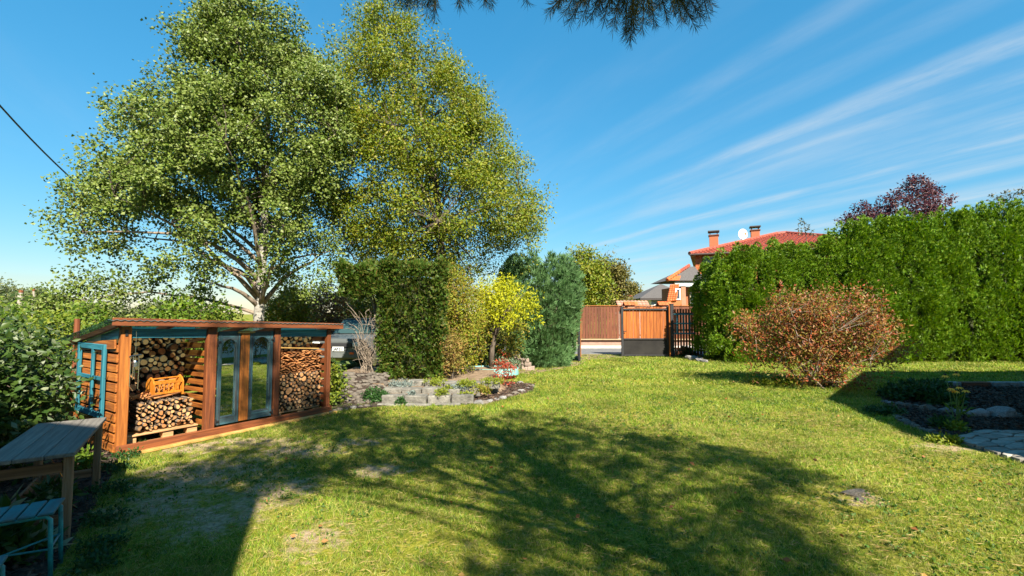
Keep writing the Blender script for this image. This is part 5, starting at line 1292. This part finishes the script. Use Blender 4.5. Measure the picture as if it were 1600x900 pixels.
q.tube([Vector((tx, 12.3, .3)) - yo, Vector((tx + .02, 12.3, .75)) - yo, Vector((tx + .10, 12.3, 1.15)) - yo, Vector((tx + .25, 12.3, 1.6)) - yo, Vector((tx + .3, 12.3, 2.2)) - yo], [.075, .065, .055, .03, .012], 9); q.build('trunk', M['dbark'], yt, True)
for a in range(9):
    e = Vector((X(784, 12.3) + .7 * math.cos(a * .7), 12.3 + .5 * math.sin(a * .7), at(785, 474, 12.3).z + rnd.uniform(-.3, .5)))
    q = MB(); q.tube([p - yo for p in polyline((tx + .08, 12.3, rnd.uniform(1.0, 1.35)), e, .06, 4, .03)], [.025, .02, .014, .009, .004], 6); q.build('limb', M['dbark'], yt, True)
shrub('yellow_tree', 'low bluish green shoots growing inside the turquoise edging', 'plant', (X(790, 12.2), 12.2, .42), (.35, .25, .1), 30, 12, .05, leafmat('blue green shoots', [(.12, .18, .11), (.2, .26, .16)], .3), ground=.3, nstem=0, rc=.1)

# juniper: feathery upright blue green sprays
jun = leafmat('blue green juniper sprays', [(.05, .115, .035), (.08, .16, .055), (.12, .205, .08), (.06, .135, .035)], .2, .55, .5, scale=1.5)
jn = empty('juniper', (X(850, 15.2), 15.2, 0), 'big feathery blue green juniper left of the open gate', 'juniper tree')
n = 7500; pts = []; pxz = [(410, 800, 890), (425, 785, 902), (450, 778, 908), (480, 780, 906), (500, 785, 900), (530, 795, 895), (555, 792, 890), (571, 800, 885), (577, 805, 880)]
zz_ = np.array([at(800, p[0], 15.2).z for p in pxz])[::-1]; xa = np.array([X(p[1], 15.2) for p in pxz])[::-1]; xb = np.array([X(p[2], 15.2) for p in pxz])[::-1]
z = rng.uniform(zz_[0], zz_[-1], n); l, r = np.interp(z, zz_, xa), np.interp(z, zz_, xb); a = rng.uniform(0, 6.283, n)
qq = 1 - .35 * rng.random(n) ** 1.5; lum = 1 + .10 * np.sin(a * 5 + z * 4) * np.sin(z * 3.3 + a * 2)
pos = np.stack([(l + r) / 2 + (r - l) / 2 * qq * np.cos(a) * lum, 15.2 + .85 * (r - l) / 2 * qq * np.sin(a) * lum, z + .22 * np.sin(a * 9) * (z > 2.6)], 1)
ax = np.stack([np.cos(a) * .8, np.sin(a) * .8, np.full(n, 1.15)], 1) + rng.normal(0, .3, (n, 3))
tag(foliage('foliage', sprays(pos, ax, .22, 6, .16), jun, jn, jn.location), kind='stuff')
q = MB(); q.tube([(0, 0, .1), (0, 0, .5), (0, 0, 1.3), (0, 0, 2.6)], [.25, .55, .8, .2], 10); q.build('core', core, jn, True)
for k in range(5):
    q = MB(); q.tube(polyline((rnd.uniform(-.2, .2), rnd.uniform(-.2, .2), 0), (rnd.uniform(-.8, .8), rnd.uniform(-.5, .5), 2.8), .03, 4, .03), [.06, .05, .04, .025, .01], 7); q.build('stem', M['dbark'], jn, True)

# bare twiggy shrub before the car
bt = empty('bare_shrub', (X(578, 10.2), 10.2, .2), 'leafless grey twig shrub in front of the parked car', 'shrub')
for k in range(20):
    e = Vector((rnd.uniform(-.35, .35), rnd.uniform(-.3, .3), rnd.uniform(.7, 1.75))); pl = polyline((rnd.uniform(-.15, .15), rnd.uniform(-.1, .1), 0), e, .03, 6, .05)
    q = MB(); q.tube(pl, [.010 - .0013 * i for i in range(7)], 5)
    for j in range(5):
        p0 = pl[rnd.randint(2, 6)]; q.tube(polyline(p0, p0 + Vector((rnd.uniform(-.3, .3), rnd.uniform(-.2, .2), rnd.uniform(-.05, .35))), .03, 3, .06), [.006, .005, .004, .002], 4)
    q.build('branch', M['twig'], bt)
# shrubs left of the shed and under the trees
elder = leafmat('bright green shrub leaves', [(.06, .12, .012), (.09, .16, .016), (.13, .20, .022), (.19, .21, .03)], .4, .45, .5, scale=1.8)
dkleaf = leafmat('dark green shrub leaves', [(.022, .045, .010), (.035, .065, .014), (.05, .085, .018), (.13, .15, .085)], .3, .4, .5, scale=2)
vari = leafmat('pale variegated leaves', [(.03, .065, .012), (.05, .09, .016), (.04, .075, .014), (.07, .11, .02), (.055, .09, .016), (.03, .07, .012), (.26, .29, .18)], .3, .4, .3)
hop = leafmat('yellow green climber leaves', [(.07, .11, .012), (.12, .17, .018), (.18, .22, .022), (.24, .25, .03)], .4, .45, .45, scale=2)
SH = [('laurel_shrub', 'dark variegated shrub nearest the table at the left edge', (X(-25, 4.6), 4.6, .8), (.55, .7, .85), 260, 26, .075, vari),
      ('laurel_shrub', 'shaded dark green shrub behind the table', (X(-12, 5.8), 5.8, .68), (.5, .6, .85), 240, 24, .07, dkleaf),
      ('laurel_shrub', 'dark green shrub cut by the left edge of the picture', (X(-50, 6.2), 6.2, .9), (1.1, .9, .95), 260, 24, .075, dkleaf),
      ('climber_shrub', 'yellow green leafy shrub left of the brown pole', (X(75, 7.9), 7.9, .8), (.5, .7, .85), 280, 26, .06, hop),
      ('climber_shrub', 'bright green shrub on the left between dark shrub and hillside', (X(25, 9.3), 9.3, .85), (1.35, 1.1, .85), 420, 26, .08, elder),
      ('climber_shrub', 'bright green shrub at the far left edge under the concrete posts', (X(-60, 12), 12, .95), (1.8, 1.3, 1.0), 380, 26, .09, elder),
      ('elder_shrub', 'bright green shrub rising behind the shed roof left of the birch trunk', (X(298, 11), 11, 1.25), (1.05, .9, .92), 240, 24, .10, elder),
      ('elder_shrub', 'small green shrub behind the left end of the shed roof', (X(140, 10.4), 10.4, 1.05), (.55, .6, 1.0), 130, 20, .09, elder),
      ('elder_shrub', 'green shrub filling the gap behind the slats of the shed', (X(230, 10.6), 10.6, .75), (1.4, .5, .85), 260, 22, .09, elder),
      ('leafy_shrub', 'yellowing shrub between birch trunk and red leaved shrub', (X(450, 15.5), 15.5, 1.35), (.9, .8, 1.35), 260, 24, .10, ygreen),
      ('red_shrub', 'rusty red leaved shrub above the right end of the shed', (X(515, 17.5), 17.5, 1.55), (1.15, .8, 1.2), 240, 22, .11, leafmat('rusty red leaves', [(.22, .09, .04), (.32, .14, .07), (.20, .15, .04), (.38, .22, .12)], .3)),
      ('dark_shrub', 'dark green shrub closing the gap behind the trunk of the yellow tree', (X(765, 13.9), 13.9, .55), (.95, .5, .75), 220, 22, .07, dkleaf),
      ('leafy_shrub', 'olive shrub behind the bare twigs beside the clipped hedge', (X(578, 16.5), 16.5, 1.2), (.9, .8, 1.3), 200, 22, .10, ygreen),
      ('leafy_shrub', 'green shrub with large leaves at the right foot of the shed', (X(525, 8.55), 8.55, .38), (.17, .2, .42), 46, 14, .075, hop),
      ('leafy_shrub', 'dark leafy plant between the shed end post and the car', (X(524, 9.4), 9.4, .42), (.14, .2, .36), 26, 12, .10, dkleaf)]
for nm, lab, c, rd, nc, per, ls, mt in SH:
    shrub(nm, lab, 'shrub', c, rd, nc, per, ls, mt, rc=min(.24, max(rd) * .25), nstem=6, aspect=.55, droop=.3, bottom=-.95, lump=.3)

# low plants of the beds
gc = leafmat('dark ground cover leaves', [(.018, .055, .014), (.03, .08, .018), (.045, .10, .022)], .3, .4, .4)
blueg = leafmat('silver blue cushion leaves', [(.10, .13, .12), (.16, .20, .18), (.24, .28, .25)], .2, .6, .3)
limeg = leafmat('lime cushion leaves', [(.11, .16, .012), (.18, .22, .018), (.25, .26, .025)], .3, .5, .3)
def low(label, px, py, zb, rx, h, n, per, ls, mt, name='cushion_plant', cat='plant', group=None, ry=None, Y_=None, asp=.5):
    p_ = gp(px, py, zb)
    return shrub(name, label, cat, (p_.x, p_.y, zb + h * .3), (rx, ry or rx * .7, h * .7), n, per, ls, mt, group, rc=min(.06, rx * .4), nstem=0, ground=zb - .02, bottom=-.3, aspect=asp, droop=-.2)
low('dark green mound of leaves at the left foot of the block wall', 588, 629, 0, .26, .26, 60, 18, .05, gc)
low('silver blue cushion plant at the left of the middle course', 628, 605, .20, .26, .14, 50, 18, .035, blueg)
low('bright green cushion on the top course beside the silver blue plant', 680, 600, .26, .24, .10, 46, 18, .035, limeg)
low('yellow flowered cushion hanging over the middle course', 690, 618, .16, .12, .13, 30, 16, .035, limeg)
low('pale blue green cushion on the middle course', 718, 607, .22, .22, .07, 40, 18, .03, blueg)
low('lime cushion at the right of the top course', 728, 602, .29, .2, .09, 40, 18, .035, limeg)
low('green cushion behind the top course near the red shrub', 770, 598, .29, .22, .08, 40, 18, .035, limeg)
low('olive cushion at the right end of the wall courses', 752, 615, .12, .2, .16, 46, 18, .035, ygreen)
low('bright green tuft at the foot of the bottom course', 728, 627, .02, .14, .16, 30, 14, .05, limeg)
low('small green tuft at the middle foot of the block wall', 624, 633, 0, .11, .12, 24, 14, .045, gc)
low('pale green tuft growing from the bottom course', 643, 622, .1, .08, .12, 20, 14, .04, blueg)
low('green tuft growing from the joint of the middle course', 700, 613, .16, .08, .14, 20, 14, .04, limeg)
p_ = gp(1438, 628); 
for i, (px, py, rx, h, lab) in enumerate(((1405, 622, .35, .22, 'leafy ground cover at the left tip of the flower bed'), (1432, 628, .45, .3, 'leafy ground cover in the middle of the flower bed'), (1468, 622, .42, .28, 'leafy ground cover behind the yellow flowers'), (1440, 612, .6, .25, 'leafy ground cover along the back of the flower bed'), (1480, 634, .25, .22, 'leafy ground cover right behind the brown boulder'))):
    low(lab, px, py, 0, rx, h, 70, 18, .085, gc, 'ground_cover', 'plant')
low('reddish strawberry plant on the mulch before the inner stone row', 1478, 668, .014, .22, .12, 34, 12, .07, gc, 'strawberry_plant')
low('small strawberry plant left of the stone path', 1492, 672, .014, .14, .10, 22, 12, .06, limeg, 'strawberry_plant')
low('leafy weed on the lawn edge beside the front stones', 1384, 647, 0, .3, .12, 50, 14, .06, gc, 'weed')
low('bright leafy weed where the lawn meets the path', 1478, 692, 0, .2, .07, 40, 12, .05, limeg, 'weed')
low('green weeds under the wide copper bush', 1210, 600, 0, .7, .12, 90, 14, .06, limeg, 'weed')
low('green plant at the foot of the wicket gate', 1072, 557, 0, .35, .32, 50, 16, .1, gc, 'weed')
low('leafy weed at the edge of mulch and lawn by the shed corner', 205, 700, 0, .16, .08, 30, 12, .05, gc, 'weed')
for i, (px, py, s) in enumerate(((170, 770, .2), (180, 735, .2), (165, 815, .18), (160, 860, .16), (195, 715, .18), (150, 885, .13))):
    low(('low leafy weed on the mulch edge right of the rear table leg', 'low leafy weed on the mulch edge between table and shed corner', 'low leafy weed on the mulch edge right of the front table leg', 'low leafy weed on the mulch edge right of the turquoise bench legs', 'low leafy weed on the lawn just before the left shed post', 'lowest leafy weed on the mulch edge near the bottom of the picture')[i], px, py, 0, s, .06, 34, 12, .035, gc, 'weed', 'weed', 'weeds along the mulch edge')
low('variegated hosta in the lower left corner', 8, 872, .02, .22, .34, 34, 10, .14, vari, 'hosta', asp=.32)
low('variegated plant growing under the table', 82, 800, .02, .13, .26, 30, 10, .10, vari, 'hosta', asp=.32)
low('small green plant under the middle of the table', 130, 735, .02, .12, .2, 22, 10, .08, elder, 'hosta', asp=.34)
# barberry: small red shrub
redl = leafmat('red barberry leaves', [(.30, .035, .02), (.42, .07, .03), (.20, .025, .025), (.45, .14, .05)], .3, .45, .3)
p_ = gp(789, 602, .1)
shrub('barberry', 'small bright red shrub at the right end of the block wall', 'shrub', (p_.x - .02, p_.y, .42), (.22, .18, .40), 70, 12, .045, redl, rc=.08, nstem=7, ground=.05, bottom=-.98, stem_r=.007, lump=.6)
# rudbeckia: stems, leaves and flower heads with petals
petal = plain('golden petal', (.90, .42, .012), .5); cone = plain('dark flower cone', (.05, .02, .01), .8)
rud = empty('rudbeckia', gp(1497, 660), 'golden yellow coneflowers standing in the flower bed', 'flower'); ro = rud.location
fl = [(1477, 586), (1494, 583), (1489, 608), (1499, 604), (1493, 610), (1509, 609), (1486, 606)]
stemm = plain('flower stem green', (.10, .17, .03), .6)
for k, (px, py) in enumerate(fl):
    Y_ = ro.y + rnd.uniform(-.12, .12) + (.25 if k < 2 else 0); h_ = at(px, py, Y_) - ro
    q = MB(); q.tube(polyline((rnd.uniform(-.05, .05), rnd.uniform(-.05, .05), 0), h_, .02, 4, .015), [.006, .006, .005, .005, .004], 5); q.build('stem', stemm, rud)
    f = MB(); f.tube([h_ + Vector((0, 0, -.005)), h_ + Vector((0, 0, .012)), h_ + Vector((0, 0, .022))], [.016, .016, .006], 8); hd_ = f.build('flower_head', cone, rud)
    pm = MB()
    for j in range(10):
        a = j * .628 + rnd.uniform(-.1, .1); d = Vector((math.cos(a), math.sin(a), -.15)); s = Vector((-math.sin(a), math.cos(a), 0))
        dn = Vector((0, 0, -1)); pm.add([h_ + d * .012, h_ + d * .034 + s * .014 + dn * .008, h_ + d * .060 + dn * .035, h_ + d * .034 - s * .014 + dn * .008], [(0, 1, 2, 3)])
    pm.build('petals', petal, hd_)
vf = cloud(np.array([[0, 0, .12], [.05, .03, .2], [-.06, 0, .18], [.1, 0, .1], [0, .05, .28]]), .12, 8, .13, droop=-.4, aspect=.3)
foliage('foliage', vf, elder, rud)

# trees and shrubs beyond the hedge and the road
purple = leafmat('dark purple leaves', [(.045, .015, .022), (.075, .022, .03), (.10, .035, .04), (.05, .03, .03)], .2, .4, .3)
def wtree(name, label, cat, px, Y_, prof, mat, ncl, per, ls, rc, barkm=None, **kw):
    b_ = (X(px, Y_), Y_, 0); ys = [p[0] for p in prof]
    return tree(name, label, cat, b_, [b_, tuple(at(px, 480, Y_)), tuple(at(px, (max(ys) * 2 + min(ys)) / 3, Y_)), tuple(at(px, min(ys) + (max(ys) - min(ys)) * .2, Y_))], prof, Y_, ncl, per, ls, mat, barkm or M['dbark'], rc=rc, **kw)
wtree('plum_tree', 'dark purple leaved tree rising above the right hedge', 'tree', 1400, 20., [(278, 1428, 1436), (300, 1400, 1466), (318, 1340, 1474), (335, 1325, 1472), (360, 1330, 1465), (420, 1340, 1460)], purple, 200, 72, .10, .26, nlimb=12, r0=.1, zfork=(.5, .9))
dkt = leafmat('dark olive far leaves', [(.05, .06, .03), (.08, .075, .035), (.10, .09, .03)], .2)
wtree('far_tree', 'dark leaved tree showing above the right end of the hedge', 'tree', 1575, 21., [(300, 1570, 1620), (312, 1530, 1640), (335, 1515, 1660), (420, 1510, 1660)], dkt, 90, 42, .11, .35, nlimb=10, r0=.1, zfork=(.5, .9))
wtree('far_tree', 'yellowing round tree beyond the road right of the juniper', 'tree', 915, 27., [(395, 895, 925), (415, 884, 948), (440, 880, 952), (470, 880, 955), (488, 885, 955)], alder, 220, 54, .15, .55, nlimb=12, r0=.14)
oliv = leafmat('olive brown far leaves', [(.075, .075, .015), (.11, .10, .02), (.15, .12, .03)], .25)
wtree('far_tree', 'olive brown round tree beyond the road left of the bungalow', 'tree', 952, 33., [(402, 938, 962), (415, 928, 974), (435, 925, 980), (460, 935, 982), (485, 940, 984)], oliv, 220, 54, .17, .6, nlimb=12, r0=.16)
conm = leafmat('dark conifer needles', [(.02, .045, .02), (.035, .065, .03), (.08, .09, .02)], .15)
wtree('conifer', 'dark little conifer beyond the road left of the cottage roof', 'conifer', 985, 60., [(444, 984, 986), (455, 981, 989), (475, 977, 993), (488, 976, 994)], conm, 90, 48, .3, .6, nlimb=8, r0=.14)
wtree('conifer', 'yellowish conifer beyond the road beside the bungalow roof', 'conifer', 992, 57., [(445, 991, 993), (458, 987, 997), (475, 984, 1000), (488, 983, 1001)], oliv, 90, 48, .3, .6, nlimb=8, r0=.14)
# thin sapling leader poking out of the hedge
sp0 = Vector((X(1262, 17.2), 17.2, 3.8)); tp = at(1255, 342, 17.2)
sg = empty('sapling', (sp0.x, 17.2, 0), 'thin leafy sapling shoot poking out above the right hedge', 'sapling')
q = MB(); q.tube([(0, 0, 0), Vector((0, 0, sp0.z)), Vector((.05, 0, (sp0.z + tp.z) / 2)), tp - Vector((sp0.x, 17.2, 0))], [.03, .02, .012, .005], 6); q.build('trunk', M['dbark'], sg)
pts_ = [at(x_, y_, 17.2) - Vector((sp0.x, 17.2, 0)) for x_, y_ in ((1255, 345), (1251, 349), (1258, 352), (1250, 357), (1260, 355), (1252, 363), (1257, 361), (1268, 360), (1272, 367), (1264, 364))]
tag(foliage('crown', cloud(np.array(pts_), .09, 7, .13, aspect=.4), dkt, sg), kind='stuff')
# wooded hill at far left
hillm = leafmat('far hill leaves', [(.05, .075, .025), (.08, .10, .03), (.11, .12, .04)], .2)
hl = [(-60, 70, [(440, -90, -20), (452, -130, 20), (480, -160, 40), (492, -160, 40)]), (15, 75, [(452, -5, 30), (460, -40, 60), (480, -60, 90), (492, -60, 95)]), (58, 62, [(459, 48, 64), (468, 25, 85), (485, 15, 105), (494, 10, 105)]), (105, 80, [(471, 85, 112), (478, 70, 130), (494, 60, 150)]), (165, 85, [(482, 140, 175), (488, 120, 200), (497, 115, 210)]), (260, 90, [(478, 240, 280), (486, 215, 300), (497, 210, 320)]), (460, 70, [(462, 445, 480), (475, 425, 500), (497, 420, 505)]), (560, 60, [(455, 545, 580), (470, 525, 610), (497, 520, 620)])]
for i, (px, Y_, prof) in enumerate(hl):
    wtree('hill_tree', ['rounded tree on the wooded hill cut by the left edge', 'tallest rounded tree of the wooded hill behind the concrete posts', 'rounded tree on the hill right of the concrete posts', 'low hill tree fading behind the pole', 'low far tree seen under the birch branch', 'far tree behind the elder shrub', 'far tree right of the birch trunk', 'far tree behind the parked car'][i], 'tree', px, Y_, prof, hillm, 150, 42, .38, 1.3, nlimb=6, r0=.25)
# garden shrubs right of the path: outside the frame, seen in the mirror doors
shrub('garden_shrub', 'orange leaved shrub reflected in the left mirror door', 'shrub', (8.0, 6.0, .8), (.8, .7, .8), 200, 20, .08, leafmat('orange shrub leaves', [(.35, .14, .04), (.40, .22, .05), (.2, .17, .03)], .3), nstem=6, rc=.2)
shrub('garden_shrub', 'yellow green shrub reflected in the right mirror door', 'shrub', (7.1, 4.6, .8), (.75, .7, .8), 200, 20, .08, ygreen, nstem=6, rc=.2)

# ------------------------------------------------------------------ the pine over the camera
pin = leafmat('pine needles', [(.020, .032, .012), (.035, .05, .016), (.055, .065, .02), (.10, .075, .02)], .12, .5, .3)
PB = Vector((2.75, -.6, 0)); pine = empty('pine_tree', PB, 'pine tree whose needled branch tips hang into the top of the picture', 'pine tree')
q = MB(); q.tube([Vector((0, 0, 0)), Vector((.03, 0, 2)), Vector((-.02, .05, 5)), Vector((.05, 0, 8.2))], [.20, .17, .11, .03], 12); q.build('trunk', M['dbark'], pine, True)
def tufts(cen, axs, per, L_, wd):
    cen = np.repeat(np.asarray(cen, float), per, 0); ax = np.repeat(np.asarray(axs, float), per, 0) * .9
    n = len(cen); d = unit(ax + rdir(n) * .95)
    return leafset(cen + unit(ax) * rng.uniform(-.5, .5, (n, 1)) * L_, d, L_ * rng.uniform(.75, 1.1, n), wd, 0.)
# near branches that show
nb = MB(); tc_, ta_ = [], []
vis = [(862, 14), (872, 6), (885, 16), (905, 10), (912, 22), (893, 30), (925, 24), (935, 10), (945, 28), (955, 6), (960, 36), (972, 20), (980, 44), (985, 60), (978, 54), (990, 48), (992, 30), (1005, 38), (1015, 20), (1022, 34), (1030, 8), (1042, 28), (1052, 14), (1065, 30), (1075, 18), (1082, 34), (1090, 6), (1095, 26), (1104, 12), (1110, 4), (940, 0), (1000, 2), (1060, 2), (915, -4), (975, -4),
       (622, 3), (636, 8), (650, 2), (668, 12), (680, 17), (640, -4), (660, -6), (678, 4), (718, 2), (730, -3), (758, 3), (822, -2), (765, -2)]
grp = {}
for px, py in vis:
    Y_ = 2.35 + rnd.uniform(-.2, .25); e = at(px, py, Y_); hub = at(990 if px > 840 else 690, -80 if px > 840 else -110, 2.1)
    st = hub + Vector(((e.x - hub.x) * .35, rnd.uniform(-.1, .1), .05)); pl = polyline(st, e, .03, 3, .03)
    nb.tube([p - PB for p in pl], [.0042, .0036, .003, .002], 5)
    d = (pl[-1] - pl[-2]).normalized()
    for k in range(7):
        f = k / 6; p = pl[-1].lerp(pl[-2], f * 1.1); tc_.append(p); ta_.append(d)
for hub in (at(990, -80, 2.1), at(690, -110, 2.1)):
    s_ = PB + Vector((0, 0, 3.6)); pl = polyline(s_, hub, .08, 6, .02); nb.tube([p - PB for p in pl], [.05, .045, .04, .03, .025, .018, .012], 7)
nb.build('branch', M['dbark'], pine, True)
vf = tufts(tc_, ta_, 32, .060, .042); tag(foliage('needles', vf, pin, pine, PB), kind='stuff')
# the crown out of sight, whose shade lies on the lawn: pads of needles on whorled limbs
SH_TO = [(1.0, 6.1), (1.7, 5.6), (2.4, 5.4), (3.0, 5.0), (3.1, 4.5), (2.2, 4.7), (1.4, 4.8), (.6, 5.4), (.3, 6.4), (.9, 7.2), (.3, 7.9), (-.5, 7.3), (-1.1, 6.9), (-1.9, 7.2), (-2.6, 7.5), (-.4, 6.2), (-.1, 5.2), (-.1, 4.3),
         (.6, 4.3), (1.2, 3.9), (1.9, 3.8), (2.4, 4.0), (2.3, 3.4), (2.0, 3.0), (1.5, 3.1), (.7, 3.3), (.1, 3.5), (1.9, 2.7), (1.5, 2.4), (1.0, 2.5), (.3, 2.7), (-.1, 3.0), (-1.4, 6.1), (-2.3, 6.4), (-3.2, 7.0), (.0, 6.9), (1.6, 6.6), (2.4, 6.1), (3.0, 5.3), (-.8, 5.6), (-3.0, 8.2), (-3.6, 7.6), (.7, 6.6), (1.3, 5.3), (1.9, 6.2), (2.8, 5.7), (-1.0, 7.8)]
LOOSE = [(-3.9, 7.8), (-4.3, 7.5), (-3.5, 8.2), (-3.2, 7.2), (-4.6, 8.1), (-2.7, 4.7), (-3.2, 4.7), (-2.5, 4.85), (-3.6, 4.9), (-3.0, 5.1), (-3.5, 5.3), (-2.4, 5.2), (-2.9, 7.4), (-3.2, 7.8), (-2.6, 6.9), (-3.9, 4.6), (-1.7, 5.5), (-2.3, 5.1), (-3.1, 5.4), (-2.8, 6.1), (-1.9, 6.3), (-3.7, 5.9), (-1.2, 5.0)]
pads = []
cot = 1 / math.tan(SUN_EL); hz = Vector((sdir.x, sdir.y, 0)).normalized()
for gx, gy in SH_TO + LOOSE:
    nfit = 0
    for tr_ in range(50):
        h = rnd.uniform(4.0, 7.8); p = Vector((gx, gy, 0)) + hz * (h * cot) + Vector((0, 0, h))
        if (Vector((p.x - PB.x, p.y - PB.y)).length < 4.9 - .30 * max(0, h - 5)) and p.z > 1.9 + .80 * p.y + .8: pads.append(p); nfit += 1
        if nfit == 2: break
fo = []; lb = MB(); tc_, ta_ = [], []
for p in pads:
    z0 = max(2.2, p.z - .25 * Vector((p.x - PB.x, p.y - PB.y)).length - .2); s_ = Vector((PB.x, PB.y, z0))
    pl = polyline(s_, p, .05, 5, .02); lb.tube([a - PB for a in pl], [.014, .013, .012, .010, .008, .005], 6)
    out = (p - s_); out.z = 0; out.normalize()
    for k in range(29):
        o = Vector((rnd.gauss(0, .25), rnd.gauss(0, .25), rnd.gauss(0, .10))); c_ = p + o - out * .25
        tc_.append(c_); ta_.append((o.normalized() + out * .5 + Vector((0, 0, .5))).normalized())
lb.build('limb', M['dbark'], pine, True)
tag(foliage('needles', tufts(tc_, ta_, 18, .14, .11), pin, pine, PB), kind='stuff')
